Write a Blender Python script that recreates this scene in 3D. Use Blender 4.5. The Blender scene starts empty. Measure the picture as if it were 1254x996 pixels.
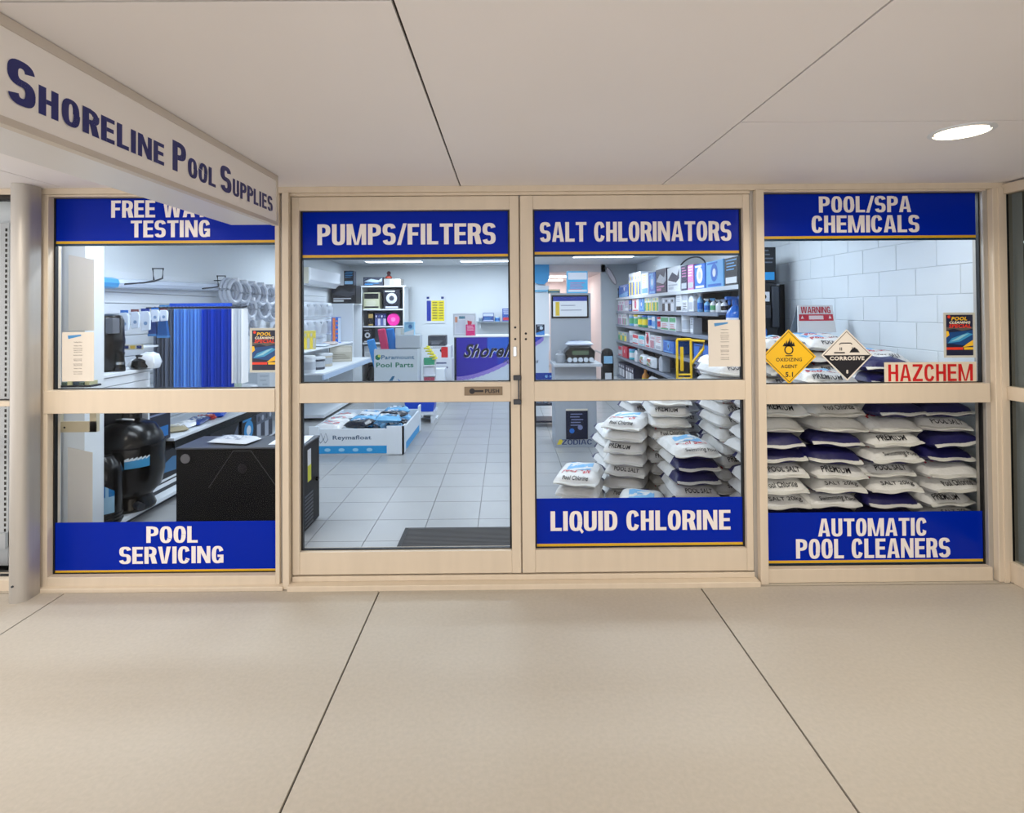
import bpy, bmesh, math, random
from mathutils import Vector, Matrix
random.seed(7)
SC = bpy.context.scene
COL = SC.collection
R = math.radians
# ------------------------------------------------------------------ camera
CAM = Vector((0, -3.35, 1.65)); F = 670.0; CX, CY = 622.41, 371.40
RT = Vector((0.99996076, -0.00509409, -0.00724762))
UP = Vector((0.00718172, -0.01283793, 0.9998918))
FW = Vector((0.00518658, 0.99990461, 0.01280084))
cd = bpy.data.cameras.new('camera'); cam = bpy.data.objects.new('camera', cd); COL.objects.link(cam)
cd.sensor_fit = 'HORIZONTAL'; cd.sensor_width = 36; cd.lens = 36 * F / 1254
cd.shift_x = (627 - CX) / 1254; cd.shift_y = (CY - 498) / 1254
cd.clip_start = .05; cd.clip_end = 100
M4 = Matrix((( RT.x, UP.x, -FW.x, CAM.x), (RT.y, UP.y, -FW.y, CAM.y), (RT.z, UP.z, -FW.z, CAM.z), (0, 0, 0, 1)))
cam.matrix_world = M4
SC.camera = cam
# ------------------------------------------------------------------ world and light
wd = bpy.data.worlds.new('world'); SC.world = wd; wd.use_nodes = True
wd.node_tree.nodes['Background'].inputs[0].default_value = (1.0, .965, .955, 1)
wd.node_tree.nodes['Background'].inputs[1].default_value = 2.25
SC.view_settings.view_transform = 'Standard'; SC.view_settings.look = 'None'
SC.view_settings.exposure = 0.0; SC.view_settings.gamma = 1.0; SC.view_settings.use_curve_mapping = False
def area(name, loc, sx, sy, power, color, shape='RECTANGLE', spread=180, rot=(0, 0, 0)):
    l = bpy.data.lights.new(name, 'AREA'); l.shape = shape; l.size = sx
    if shape == 'RECTANGLE': l.size_y = sy
    l.energy = power; l.color = color; l.spread = R(spread)
    o = bpy.data.objects.new(name, l); COL.objects.link(o); o.location = loc; o.rotation_euler = rot
    return o
DOWNLIGHTS = [(1.955, -1.03), (-2.45, -1.03), (-.25, -3.6), (1.955, -3.6), (-2.45, -3.6), (-.25, -6.0), (2.6, -6.0)]
for q, pw_ in zip(DOWNLIGHTS, (21, 17, 30, 11, 7, 14, 7)): area('downlight_glow', (q[0], q[1], 2.385), .17, 0, pw_, (1, .91, .78), 'DISK', 160)
TROFFERS = [(-2.3, 8.0), (-.35, 8.0), (1.9, 7.2), (-2.3, 5.2), (-.3, 5.2), (1.7, 4.2), (-2.3, 1.25), (-.3, 2.2), (1.75, 1.9)]
for q in TROFFERS: area('troffer_glow', (q[0], q[1], 2.655), 1.15, .26, 31, (.76, .88, 1))
for q in ((1.3, 10.6), (1.3, 12.2)): area('corridor_glow', (q[0], q[1], 2.45), .66, .22, 17, (1, .95, .92))

# ------------------------------------------------------------------ helpers
def at(px, py, Y):
    v = FW + (px - CX) / F * RT - (py - CY) / F * UP
    return CAM + v * ((Y - CAM.y) / v.y)
def lin(c): return tuple(((x / 255) / 12.92 if x / 255 <= .04045 else ((x / 255 + .055) / 1.055) ** 2.4) for x in c)
MATS = {}
def mat(name, rgb, rough=.5, metal=0, noise=0, scale=8, bump=0, emit=0, spec=.5, coat=0, streak=None, alpha=1):
    if name in MATS: return MATS[name]
    m = bpy.data.materials.new(name); MATS[name] = m; m.use_nodes = True
    nt = m.node_tree; b = nt.nodes['Principled BSDF']; c = lin(rgb)
    b.inputs['Base Color'].default_value = (*c, 1); b.inputs['Roughness'].default_value = rough
    b.inputs['Metallic'].default_value = metal; b.inputs['Specular IOR Level'].default_value = spec
    b.inputs['Coat Weight'].default_value = coat; b.inputs['Coat Roughness'].default_value = .08
    if alpha < 1: b.inputs['Alpha'].default_value = alpha
    if emit:
        b.inputs['Emission Color'].default_value = (*c, 1); b.inputs['Emission Strength'].default_value = emit
    if noise or bump:
        tc = nt.nodes.new('ShaderNodeTexCoord'); n = nt.nodes.new('ShaderNodeTexNoise')
        n.inputs['Scale'].default_value = scale; n.inputs['Detail'].default_value = 6
        src = tc.outputs['Object']
        if streak:
            mp = nt.nodes.new('ShaderNodeMapping'); mp.inputs['Scale'].default_value = streak
            nt.links.new(src, mp.inputs[0]); src = mp.outputs[0]
        nt.links.new(src, n.inputs['Vector'])
        if noise:
            r = nt.nodes.new('ShaderNodeValToRGB'); e = r.color_ramp.elements
            e[0].position = .3; e[1].position = .7
            e[0].color = (*[max(0, x * (1 - noise)) for x in c], 1); e[1].color = (*[min(1, x * (1 + noise)) for x in c], 1)
            nt.links.new(n.outputs[0], r.inputs[0]); nt.links.new(r.outputs[0], b.inputs['Base Color'])
        if bump:
            u = nt.nodes.new('ShaderNodeBump'); u.inputs['Strength'].default_value = bump; u.inputs['Distance'].default_value = .01
            nt.links.new(n.outputs[0], u.inputs['Height']); nt.links.new(u.outputs[0], b.inputs['Normal'])
    return m
def pc(rgb, rough=.45, **k):
    return mat('print_%02x%02x%02x_%d' % (*rgb, int(rough * 100)), rgb, rough, **k)
def glass_mat(name, tint=(1, 1, 1), refl=1.0):
    m = bpy.data.materials.new(name); m.use_nodes = True; nt = m.node_tree; nt.nodes.clear()
    o = nt.nodes.new('ShaderNodeOutputMaterial'); t = nt.nodes.new('ShaderNodeBsdfTransparent'); g = nt.nodes.new('ShaderNodeBsdfGlossy')
    t.inputs[0].default_value = (*tint, 1); g.inputs['Roughness'].default_value = .0
    g.inputs[0].default_value = (refl, refl, refl, 1)
    lw = nt.nodes.new('ShaderNodeLayerWeight'); lw.inputs[0].default_value = .5
    pw = nt.nodes.new('ShaderNodeMath'); pw.operation = 'POWER'; pw.inputs[1].default_value = 5; nt.links.new(lw.outputs['Facing'], pw.inputs[0])
    f = nt.nodes.new('ShaderNodeMath'); f.operation = 'MULTIPLY_ADD'; f.inputs[1].default_value = .9; f.inputs[2].default_value = .04; nt.links.new(pw.outputs[0], f.inputs[0])
    mx = nt.nodes.new('ShaderNodeMixShader')
    nt.links.new(f.outputs[0], mx.inputs[0]); nt.links.new(t.outputs[0], mx.inputs[1]); nt.links.new(g.outputs[0], mx.inputs[2])
    nt.links.new(mx.outputs[0], o.inputs[0]); return m
GLASS = glass_mat('clear_glass', (.985, .99, .99), .11); DGLASS = glass_mat('grey_glass', (.75, .77, .76), .6)

FCACHE = {}
def fontmesh(s, bold, shear):
    k = (s, bold, shear)
    if k not in FCACHE:
        cu = bpy.data.curves.new('txt', 'FONT'); cu.body = s; cu.size = 1; cu.offset = bold; cu.shear = shear
        cu.resolution_u = 3; cu.space_character = 1 + bold * 3
        o = bpy.data.objects.new('txt', cu); COL.objects.link(o)
        dg = bpy.context.evaluated_depsgraph_get()
        me = bpy.data.meshes.new_from_object(o.evaluated_get(dg))
        vs = [(v.co.x, v.co.y) for v in me.vertices]; fs = [tuple(p.vertices) for p in me.polygons]
        bpy.data.objects.remove(o); bpy.data.meshes.remove(me); bpy.data.curves.remove(cu)
        x0 = min(v[0] for v in vs); x1 = max(v[0] for v in vs); y0 = min(v[1] for v in vs); y1 = max(v[1] for v in vs)
        FCACHE[k] = ([((v[0] - x0) / (x1 - x0), (v[1] - y0) / (y1 - y0)) for v in vs], fs, (x1 - x0) / (y1 - y0))
    return FCACHE[k]

# heavy condensed capitals, cap height 1
def band(cx, cy, rx, ry, tx, ty, a0, a1, n=14, e=2.6):
    out = []
    def p(a, rx, ry):
        c, s = math.cos(R(a)), math.sin(R(a))
        return (cx + rx * math.copysign(abs(c) ** (2 / e), c), cy + ry * math.copysign(abs(s) ** (2 / e), s))
    for i in range(n):
        a = a0 + (a1 - a0) * i / n; b = a0 + (a1 - a0) * (i + 1) / n
        q = [p(a, rx, ry), p(b, rx, ry), p(b, rx - tx, ry - ty), p(a, rx - tx, ry - ty)]
        out.append(q if a1 > a0 else q[::-1])
    return out
def rc(x0, y0, x1, y1): return [(x0, y0), (x1, y0), (x1, y1), (x0, y1)]
def glyph(ch, s=.2, t=.155, W=.56):
    h = W / 2
    if ch == ' ': return [], .26
    if ch == 'I': return [rc(0, 0, s, 1)], s
    if ch == 'L': return [rc(0, 0, s, 1), rc(s, 0, W * .86, t)], W * .86
    if ch == 'T': return [rc(h - s / 2, 0, h + s / 2, 1 - t), rc(0, 1 - t, W, 1)], W
    if ch == 'F': return [rc(0, 0, s, 1), rc(s, 1 - t, W * .88, 1), rc(s, .43, W * .8, .43 + t)], W * .88
    if ch == 'E': return [rc(0, 0, s, 1), rc(s, 1 - t, W * .9, 1), rc(s, .43, W * .84, .43 + t), rc(s, 0, W * .9, t)], W * .9
    if ch == 'H': return [rc(0, 0, s, 1), rc(W - s, 0, W, 1), rc(s, .43, W - s, .43 + t)], W
    if ch == 'A':
        w = W * 1.12
        return [[(0, 0), (s, 0), (w / 2 + .02, 1), (w / 2 - s * .62, 1)], [(w - s, 0), (w, 0), (w / 2 + s * .62, 1), (w / 2 - .02, 1)], rc(w * .2, .2, w * .8, .2 + t * .85)], w
    if ch == 'V':
        w = W * 1.1
        return [[(w / 2 - s * .62, 0), (w / 2 + .02, 0), (s, 1), (0, 1)], [(w / 2 - .02, 0), (w / 2 + s * .62, 0), (w, 1), (w - s, 1)]], w
    if ch == 'W':
        a, w = glyph('V', s * .95, t, W * .82); d = w - s * .35
        return a + [[(x + d, y) for x, y in q] for q in a], w + d
    if ch == 'M':
        w = W * 1.5
        return [rc(0, 0, s, 1), rc(w - s, 0, w, 1), [(w / 2 - s * .42, 0), (w / 2 + .02, 0), (s * 1.25, 1), (s * .4, 1)], [(w / 2 - .02, 0), (w / 2 + s * .42, 0), (w - s * .4, 1), (w - s * 1.25, 1)]], w
    if ch == 'N': W *= 1.12; return [rc(0, 0, s * .88, 1), rc(W - s * .88, 0, W, 1), [(W - s * 1.0, 0), (W - .01, 0), (s * 1.0, 1), (.01, 1)]], W
    if ch == 'Z': return [rc(0, 0, W, t), rc(0, 1 - t, W, 1), [(0, t), (s * 1.2, t), (W, 1 - t), (W - s * 1.2, 1 - t)]], W
    if ch == '/': return [[(-.02, -.02), (s * .75, -.02), (W * .72, 1.02), (W * .72 - s * .77, 1.02)]], W * .66
    if ch == 'O': return band(h, .5, h, .51, s, t, 0, 360, 28), W
    if ch == 'Q': return band(h, .5, h, .51, s, t, 0, 360, 28) + [[(h + .06, .2), (W - .02, -.14), (W + .06, -.04), (h + .14, .3)]], W
    if ch == 'C': return band(h, .5, h, .51, s, t, 22, 338, 24), W
    if ch == 'G': return band(h, .5, h, .51, s, t, 22, 330, 24) + [rc(h, .36, W, .36 + t * .9), rc(W - s * .8, .02, W, .45)], W
    if ch == 'U': return [rc(0, .3, s, 1), rc(W - s, .3, W, 1)] + band(h, .3, h, .31, s, t, 180, 360, 14), W
    if ch == 'D': return [rc(0, 0, s, 1), rc(s, 0, h, t), rc(s, 1 - t, h, 1)] + band(h * .85, .5, W - h * .85, .5, s, t, -90, 90, 14), W
    if ch in 'PRB':
        o = [rc(0, 0, s, 1), rc(s, 1 - t, h, 1), rc(s, .4, h, .4 + t)] + band(h * .8, .7, W - h * .8, .3, s, t, -90, 90, 12)
        if ch == 'R': o.append([(W - s - .01, 0), (W + .03, 0), (W - .07, .45), (W - s * 1.5, .45)])
        if ch == 'B': o += [rc(s, 0, h, t)] + band(h * .8, .29, W - h * .8, .29, s, t, -90, 90, 12)
        return o, W
    if ch == 'S':
        r = (1.02 + t) / 4
        return band(h, 1.01 - r, h, r, s, t, 12, 270, 18) + band(h, r - .01, h, r, s, t, 90, -168, 18), W
    if ch == 'X': return [[(0, 0), (s, 0), (W, 1), (W - s, 1)], [(W - s, 0), (W, 0), (s, 1), (0, 1)]], W
    return [rc(0, 0, W, 1)], W
def line_polys(string, track=.07, **k):
    out = []; x = 0
    for c in string:
        g, w = glyph(c, **k)
        out += [[(px + x, py) for px, py in q] for q in g]; x += w + track
    return out, x - track

class MB:
    def __init__(s): s.v = []; s.f = []; s.m = []
    def face(s, pts, m=0):
        n = len(s.v); s.v += [tuple(p) for p in pts]; s.f.append(tuple(range(n, n + len(pts)))); s.m.append(m); return s
    def raw(s, vs, fs, m=0):
        n = len(s.v); s.v += [tuple(p) for p in vs]; s.f += [tuple(n + i for i in f) for f in fs]; s.m += [m] * len(fs) if isinstance(m, int) else m; return s
    def box(s, x0, x1, y0, y1, z0, z1, m=0, rz=0, c=None):
        vs = [(x, y, z) for x in (x0, x1) for y in (y0, y1) for z in (z0, z1)]
        if rz:
            cx, cy = c or ((x0 + x1) / 2, (y0 + y1) / 2); a, b = math.cos(rz), math.sin(rz)
            vs = [(cx + (x - cx) * a - (y - cy) * b, cy + (x - cx) * b + (y - cy) * a, z) for x, y, z in vs]
        return s.raw(vs, [(0, 1, 3, 2), (4, 6, 7, 5), (0, 4, 5, 1), (2, 3, 7, 6), (0, 2, 6, 4), (1, 5, 7, 3)], m)
    def lathe(s, prof, x=0, y=0, n=20, m=0, axis='z', z=0):
        vs = []; fs = []
        for r, h in prof:
            for i in range(n):
                a = 2 * math.pi * i / n; c, d = r * math.cos(a), r * math.sin(a)
                vs.append((x + c, y + d, z + h) if axis == 'z' else ((x + c, y + h, z + d) if axis == 'y' else (x + h, y + c, z + d)))
        for k in range(len(prof) - 1):
            for i in range(n):
                j = (i + 1) % n; q = (k * n + i, k * n + j, (k + 1) * n + j, (k + 1) * n + i)
                fs.append(q if axis != 'y' else q[::-1])
        fs.append(tuple(range(n))[::-1]); fs.append(tuple(range((len(prof) - 1) * n, len(prof) * n)))
        return s.raw(vs, fs, m)
    def tube(s, pts, r, n=8, m=0, closed=False):
        P = [Vector(p) for p in pts]; N = len(P); vs = []; fs = []
        for i, p in enumerate(P):
            a = P[(i - 1) % N] if (closed or i > 0) else p; b = P[(i + 1) % N] if (closed or i < N - 1) else p
            d = (b - a).normalized(); u = d.cross(Vector((0, 0, 1)))
            if u.length < .05: u = d.cross(Vector((0, 1, 0)))
            u.normalize(); w = d.cross(u).normalized()
            for k in range(n):
                t = 2 * math.pi * k / n; vs.append(p + (u * math.cos(t) + w * math.sin(t)) * r)
        for i in range(N if closed else N - 1):
            j = (i + 1) % N
            for k in range(n): l = (k + 1) % n; fs.append((i * n + k, i * n + l, j * n + l, j * n + k))
        if not closed: fs.append(tuple(range(n))[::-1]); fs.append(tuple(range((N - 1) * n, N * n)))
        return s.raw(vs, fs, m)
    def prism(s, poly, y0, y1, m=0):
        n = len(poly); vs = [(x, y0, z) for x, z in poly] + [(x, y1, z) for x, z in poly]
        fs = [tuple(range(n)), tuple(range(n, 2 * n))[::-1]] + [(i, n + i, n + (i + 1) % n, (i + 1) % n) for i in range(n)]
        return s.raw(vs, fs, m)
    def rect(s, x0, x1, z0, z1, y=0, m=0): return s.face([(x0, y, z0), (x1, y, z0), (x1, y, z1), (x0, y, z1)], m)
    def disc(s, x, z, r, y=0, m=0, n=16, rx=None): return s.face([(x + (rx or r) * math.cos(2 * math.pi * i / n), y, z + r * math.sin(2 * math.pi * i / n)) for i in range(n)], m)
    def head(self, txt, x0, x1, z0, z1, y=0, m=0, **k):
        P, w = line_polys(txt, **k); sx = (x1 - x0) / w; h = z1 - z0
        for i, q in enumerate(P): self.face([(x0 + a * sx, y - .00007 * (i % 41), z0 + b * h) for a, b in q], m)
        return self
    def txt(s, t, x0, z0, h, y=0, m=0, w=None, bold=.01, shear=0, maxw=None, align='l'):
        vs, fs, asp = fontmesh(t, bold, shear); w = w or h * asp
        if maxw and w > maxw: w = maxw
        if align == 'c': x0 -= w / 2
        return s.raw([(x0 + a * w, y, z0 + b * h) for a, b in vs], fs, m)
    def build(s, name, mats, parent=None, loc=(0, 0, 0), rz=0, smooth=False, bevel=0, weld=False):
        me = bpy.data.meshes.new(name); me.from_pydata(s.v, [], s.f)
        if not isinstance(mats, (list, tuple)): mats = [mats]
        for q in mats: me.materials.append(q)
        me.polygons.foreach_set('material_index', [min(i, len(mats) - 1) for i in s.m])
        if weld:
            bm = bmesh.new(); bm.from_mesh(me); bmesh.ops.remove_doubles(bm, verts=bm.verts, dist=1e-5); bmesh.ops.recalc_face_normals(bm, faces=bm.faces); bm.to_mesh(me); bm.free()
        if smooth:
            me.polygons.foreach_set('use_smooth', [True] * len(me.polygons)); me.set_sharp_from_angle(angle=R(38))
        me.update()
        o = bpy.data.objects.new(name, me); COL.objects.link(o); o.location = loc; o.rotation_euler = (0, 0, rz)
        if parent: o.parent = parent
        if bevel:
            b = o.modifiers.new('bevel', 'BEVEL'); b.width = bevel; b.segments = 2; b.limit_method = 'ANGLE'
        return o
def tag(o, label=None, cat=None, group=None, kind=None):
    if label: o['label'] = label
    if cat: o['category'] = cat
    if group: o['group'] = group
    if kind: o['kind'] = kind
    return o
def thing(name, label, cat, loc=(0, 0, 0), rz=0, group=None, kind=None):
    o = bpy.data.objects.new(name, None); COL.objects.link(o); o.location = loc; o.rotation_euler = (0, 0, rz); o.empty_display_size = .05
    return tag(o, label, cat, group, kind)
def struct(name, label=None): return thing(name, label, None, kind='structure')
def dup(root, loc, rz=0, label=None, group=None):
    r = root.copy(); COL.objects.link(r); r.location = loc; r.rotation_euler = (0, 0, rz)
    if label: r['label'] = label
    if group: r['group'] = group
    for ch in list(root.children):
        c = ch.copy(); COL.objects.link(c); c.parent = r
        for g in ch.children:
            d = g.copy(); COL.objects.link(d); d.parent = c
    return r
def B(*a, **k): return MB().box(*a, **k)
ORD = ['first', 'second', 'third', 'fourth', 'fifth', 'sixth', 'seventh', 'eighth', 'ninth', 'tenth', 'eleventh', 'twelfth', 'thirteenth', 'fourteenth', 'fifteenth', 'sixteenth', 'seventeenth', 'eighteenth', 'nineteenth', 'twentieth', 'twenty-first', 'twenty-second', 'twenty-third', 'twenty-fourth', 'twenty-fifth']

# ------------------------------------------------------------------ materials
FRAME = mat('beige_powder_coat', (212, 198, 178), .38, noise=.03, scale=3, streak=(6, 6, .6))
SILV = mat('silver_aluminium', (184, 180, 174), .46, .5, noise=.05, scale=4, streak=(8, 8, .4))
GASKET = mat('black_gasket', (16, 16, 18), .5)
CEILP = mat('ceiling_sheet', (240, 237, 238), .55, noise=.015, scale=1.2)
JOINT = mat('dark_joint', (50, 46, 42), .9)
CONC = mat('concrete_slab', (180, 172, 159), .6, noise=.05, scale=55, bump=.08)
WHITEW = mat('white_wall_paint', (222, 228, 232), .6, noise=.015, scale=2)
SHADEDW = mat('shaded_wall_paint', (176, 184, 190), .6)  # grey-white end wall, its shade put into the base colour
BLOCK = mat('painted_block', (218, 226, 232), .6, noise=.02, scale=6, bump=.15)
TILE = mat('grey_floor_tile', (158, 159, 160), .33, noise=.035, scale=4)
GROUT = mat('grout', (128, 128, 128), .9)
BLUEV = mat('blue_vinyl', (0, 36, 164), .22, spec=.12)
YELV = mat('yellow_vinyl', (212, 168, 40), .25); GRNV = mat('dark_green_vinyl', (4, 48, 72), .25)
WHV = mat('white_vinyl', (238, 232, 230), .25)
BLACK = mat('black_plastic', (5, 5, 7), .24, spec=.35); BLACKM = mat('black_powder_coat', (9, 9, 11), .5, spec=.2)
WHITE = mat('white_melamine', (226, 231, 236), .4); WPL = mat('white_plastic', (228, 232, 238), .3)
DARKM = mat('dark_steel', (58, 62, 70), .4, .3); CHROME = mat('chrome', (190, 195, 200), .18, .9)
NAVY = mat('navy_bag_print', (24, 22, 84), .45, bump=.5, scale=26); BAGW = mat('white_woven_bag', (226, 226, 224), .42, bump=.6, scale=24, noise=.02)
INK = mat('black_ink', (22, 22, 30), .5); REDP = mat('red_print', (200, 40, 60), .45); LBL = mat('light_blue_print', (120, 180, 226), .45)
PAPER = mat('cream_paper', (220, 214, 205), .6)
CLEARP = mat('clear_packaging', (226, 232, 240), .12, alpha=.5)
WARMW = mat('corridor_paint', (226, 216, 216), .6)

# ------------------------------------------------------------------ setting: pavement and soffit
fl = struct('floor'); B(-6, 6, -9, -.03, -.12, -.012).build('bed', JOINT, fl)
xs = [-6, -4.52, -2.61, -.755, 1.143, 3.04, 4.94, 6]; g = .004
for i in range(len(xs) - 1):
    for y0, y1 in ((-9, -6.2), (-6.2, -.085)):
        B(xs[i] + g, xs[i + 1] - g, y0 + g, y1 - g, -.05, 0).build('slab', CONC, fl, bevel=.002)
B(-6, -1.56 + .18, -.08, -.032, -.05, -.001).build('edge_slab', CONC, fl)
B(-1.37, 3.05, -.08, -.032, -.05, -.001).build('edge_slab', CONC, fl)
ce = struct('ceiling'); B(-6, 6, -9, .3, 2.412, 2.5).build('backing', JOINT, ce)
for x0, x1, y0, y1 in ((-6, -2.64, -2.034, .25), (-2.64, -.268, -2.034, .25), (-6, -.268, -5, -2.034), (-.268, .952, -2.25, .25), (-.268, .952, -5, -2.25), (.952, 6, -1.157, .25), (.952, 6, -3.6, -1.157), (.952, 6, -9, -3.6), (-6, .952, -9, -5)):
    B(x0 + g, x1 - g, y0 + g, y1 - g, 2.402, 2.411).build('ceiling_panel', CEILP, ce)

# ------------------------------------------------------------------ setting: glazed front
def bar(name, par, x0, x1, z0, z1, y0=-.055, y1=.045, m=None, bev=.003):
    return B(x0, x1, y0, y1, z0, z1).build(name, m or FRAME, par, bevel=bev)
def pane(par, x0, x1, z0, z1, m=GLASS, y=0):
    B(x0, x1, y - .003, y + .003, z0, z1).build('glass_pane', m, par)
    s = MB(); e = .011
    s.box(x0, x0 + e, y - .012, y + .012, z0, z1); s.box(x1 - e, x1, y - .012, y + .012, z0, z1)
    s.box(x0 + e, x1 - e, y - .012, y + .012, z0, z0 + e * .5); s.box(x0 + e, x1 - e, y - .012, y + .012, z1 - e * .5, z1)
    s.build('gasket', GASKET, par)
w1 = struct('window_1')
bar('jamb', w1, -2.84, -2.745, 0, 2.365); bar('bottom_rail', w1, -2.745, -1.385, 0, .075); bar('mid_rail', w1, -2.765, -1.385, 1.05, 1.187, -.06); bar('head', w1, -2.745, -1.385, 2.352, 2.365)
B(-2.84, -1.33, -.085, .03, -.02, .022).build('sill', FRAME, w1, bevel=.004)
pane(w1, -2.747, -1.383, .075, 1.05); pane(w1, -2.747, -1.383, 1.187, 2.353)
t1 = struct('trim_1'); B(-1.385, -1.36, -.055, .045, 0, 2.366).build('mullion_face', FRAME, t1, bevel=.002)
B(-1.36, -1.335, -.035, .045, 0, 2.366).build('mullion_groove', SILV, t1); B(-1.335, -1.296, -.075, .045, 0, 2.366).build('mullion_fin', FRAME, t1, bevel=.003)
t2 = struct('trim_2'); B(-3.6, 3.08, -.06, .05, 2.366, 2.402).build('header', FRAME, t2, bevel=.002)
t3 = struct('trim_3'); B(-1.30, 1.50, -.10, .05, -.01, .03).build('threshold', FRAME, t3, bevel=.004); B(-1.29, 1.49, -.045, .04, .03, .06).build('threshold_lip', FRAME, t3, bevel=.003)
def door(name, x0, x1, sl, sr, ztop=2.262):
    d = struct(name)
    bar('stile', d, x0, x0 + sl, .068, 2.345, -.04, .035); bar('stile', d, x1 - sr, x1, .068, 2.345, -.04, .035)
    bar('top_rail', d, x0 + sl, x1 - sr, ztop, 2.345, -.038, .033); bar('mid_rail', d, x0 + sl, x1 - sr, 1.098, 1.216, -.042, .033); bar('bottom_rail', d, x0 + sl, x1 - sr, .068, .203, -.038, .033)
    pane(d, x0 + sl, x1 - sr, .203, 1.098); pane(d, x0 + sl, x1 - sr, 1.216, ztop)
    return d
d1 = door('door_1', -1.29, .084, .043, .055); d2 = door('door_2', .092, 1.487, .078, .04)
p = at(592, 479, -.043)
pl = MB().box(p.x - .115, p.x + .115, -.047, -.040, p.z - .026, p.z + .026).build('lock_plate', mat('bronze_plate', (128, 112, 92), .35, .4), d1, bevel=.001)
s = MB(); s.disc(p.x - .068, p.z, .017, -.0478); s.box(p.x - .06, p.x - .0, -.0482, -.0474, p.z - .006, p.z + .006); s.txt('PUSH', p.x + .01, p.z - .012, .024, -.048, 0, w=.085, bold=.03)
s.build('lock_marking', INK, pl)
p = at(632, 478, -.05)
MB().box(p.x - .016, p.x + .03, -.062, -.04, p.z + .06, p.z + .09).build('pivot_bracket', DARKM, d1, bevel=.003)
MB().box(p.x - .016, p.x + .03, -.062, -.04, p.z - .085, p.z - .055).build('pivot_bracket', DARKM, d1, bevel=.003)
MB().box(p.x + .012, p.x + .02, -.055, -.042, p.z - .055, p.z + .06).build('bolt_rod', DARKM, d1)
MB().box(.046, .066, -.045, -.038, 1.37, 1.43).build('lock_cylinder', CHROME, d1, bevel=.002)
for d, x, z in ((d1, .058, 1.545), (d1, .058, 1.475), (d2, .122, 1.508), (d2, .122, 1.474)):
    MB().lathe([(.007, -.044), (.007, -.0405)], x, 0, 10, axis='y', z=z).build('bolt', GASKET, d)
B(.07, .105, .0, .03, .07, 2.34).build('astragal', FRAME, d2)
bar('door_head', t2, -1.296, 1.487, 2.347, 2.366, -.05, .04)
t4 = struct('trim_4'); B(1.49, 1.512, -.035, .045, 0, 2.366).build('mullion_groove', SILV, t4); B(1.512, 1.56, -.075, .045, 0, 2.366).build('mullion_fin', FRAME, t4, bevel=.003)
w2 = struct('window_2')
bar('bottom_rail', w2, 1.56, 2.92, 0, .082); bar('mid_rail', w2, 1.56, 2.92, 1.072, 1.187, -.06); bar('head', w2, 1.56, 2.92, 2.354, 2.366); bar('jamb', w2, 2.915, 2.945, 0, 2.366, -.035, .045, SILV)
pane(w2, 1.56, 2.918, .082, 1.072); pane(w2, 1.56, 2.918, 1.187, 2.354)
t5 = struct('trim_5'); B(2.945, 3.03, -.07, .05, 0, 2.366).build('corner_post', FRAME, t5, bevel=.004); B(2.975, 3.0, -.078, -.07, 0, 2.366).build('post_bead', FRAME, t5)
# return wall to the right, coming back towards the viewer
w3 = struct('window_3')
lean = -.03
def rbox(y0, y1, x0, x1, z0, z1): return MB().box(x0, x1, y0, y1, z0, z1)
rbox(-.045, -.012, 3.03, 3.07, 0, 2.39).build('stile', FRAME, w3, bevel=.003)
for z0, z1 in ((0, .12), (1.09, 1.17), (2.33, 2.39)): rbox(-2.6, -.045, 3.012, 3.07, z0, z1).build('rail', FRAME, w3, bevel=.003)
for y in (-1.3, -2.62): rbox(y - .03, y + .03, 3.012, 3.07, 0, 2.39).build('stile', FRAME, w3, bevel=.003)
for z0, z1 in ((.12, 1.09), (1.17, 2.33)):
    for y0, y1 in ((-1.27, -.045), (-2.59, -1.33)):
        rbox(y0, y1, 3.038, 3.044, z0, z1).build('glass_pane', DGLASS, w3)
        rbox(y1 - .016, y1, 3.028, 3.05, z0, z1).build('gasket', GASKET, w3)
rbox(-.03, -.005, 3.072, 3.10, 0, 2.39).build('inner_frame', SILV, w3)
nr = struct('wall_neighbour_right'); area('neighbour_glow', (4.6, .6, 2.3), .8, .8, 22, (1, .97, .9))
NSL = mat('neighbour_slate', (70, 74, 82), .6); NGR = mat('neighbour_olive', (150, 148, 132), .6)
MB().box(3.27, 8, 3, 3.1, 0, 2.4).build('end_partition', NSL, nr); MB().box(3.27, 8, 2.4, 3, 0, 1.25).build('counter_front', NGR, nr); MB().box(8, 8.1, -3.2, 3.1, 0, 2.4).build('far_partition', NSL, nr)
MB().box(3.07, 8, -3.3, -3.2, 0, 2.4).build('near_partition', NGR, nr); MB().box(3.26, 3.27, .06, 3, 0, 2.4).build('party_wall', NGR, nr); MB().box(3.1, 8, -3.2, 3, -.02, .0).build('neighbour_floor', TILE, nr); MB().box(3.26, 8, .26, 3, 2.401, 2.42).build('neighbour_ceiling', CEILP, nr)

# ------------------------------------------------------------------ setting: shop interior shell
fi = struct('floor'); B(-3.7, 3.25, -.03, 13.5, -.12, -.006).build('bed', GROUT, fi)
tl = B(0, .395, 0, .395, -.01, 0); first = None; rest = MB(); cnt = 0
for i in range(-8, 9):
    for j in range(-3, 32):
        x = -.62 + .4 * i; y = 1.0025 + .4 * j
        if y < -.3 or y > 13 or x < -3.75 or x > 3.1: continue
        x0 = max(x, -3.6); x1 = min(x + .395, 3.05); y0 = max(y, .052)
        if y + .395 < .06 or x1 - x0 < .01: continue
        if -5 <= i <= 5 and 0.2 < y < 9.2 and x0 == x and x1 == x + .395:
            if first is None: first = tl.build('tile', TILE, fi, (x, y, 0))
            else:
                c = first.copy(); COL.objects.link(c); c.location = (x, y, 0); c.parent = fi
            cnt += 1
        else: rest.box(x0, x1, y0, y + .395, -.01, 0)
tag(rest.build('tile', TILE, fi), kind='stuff')
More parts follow.
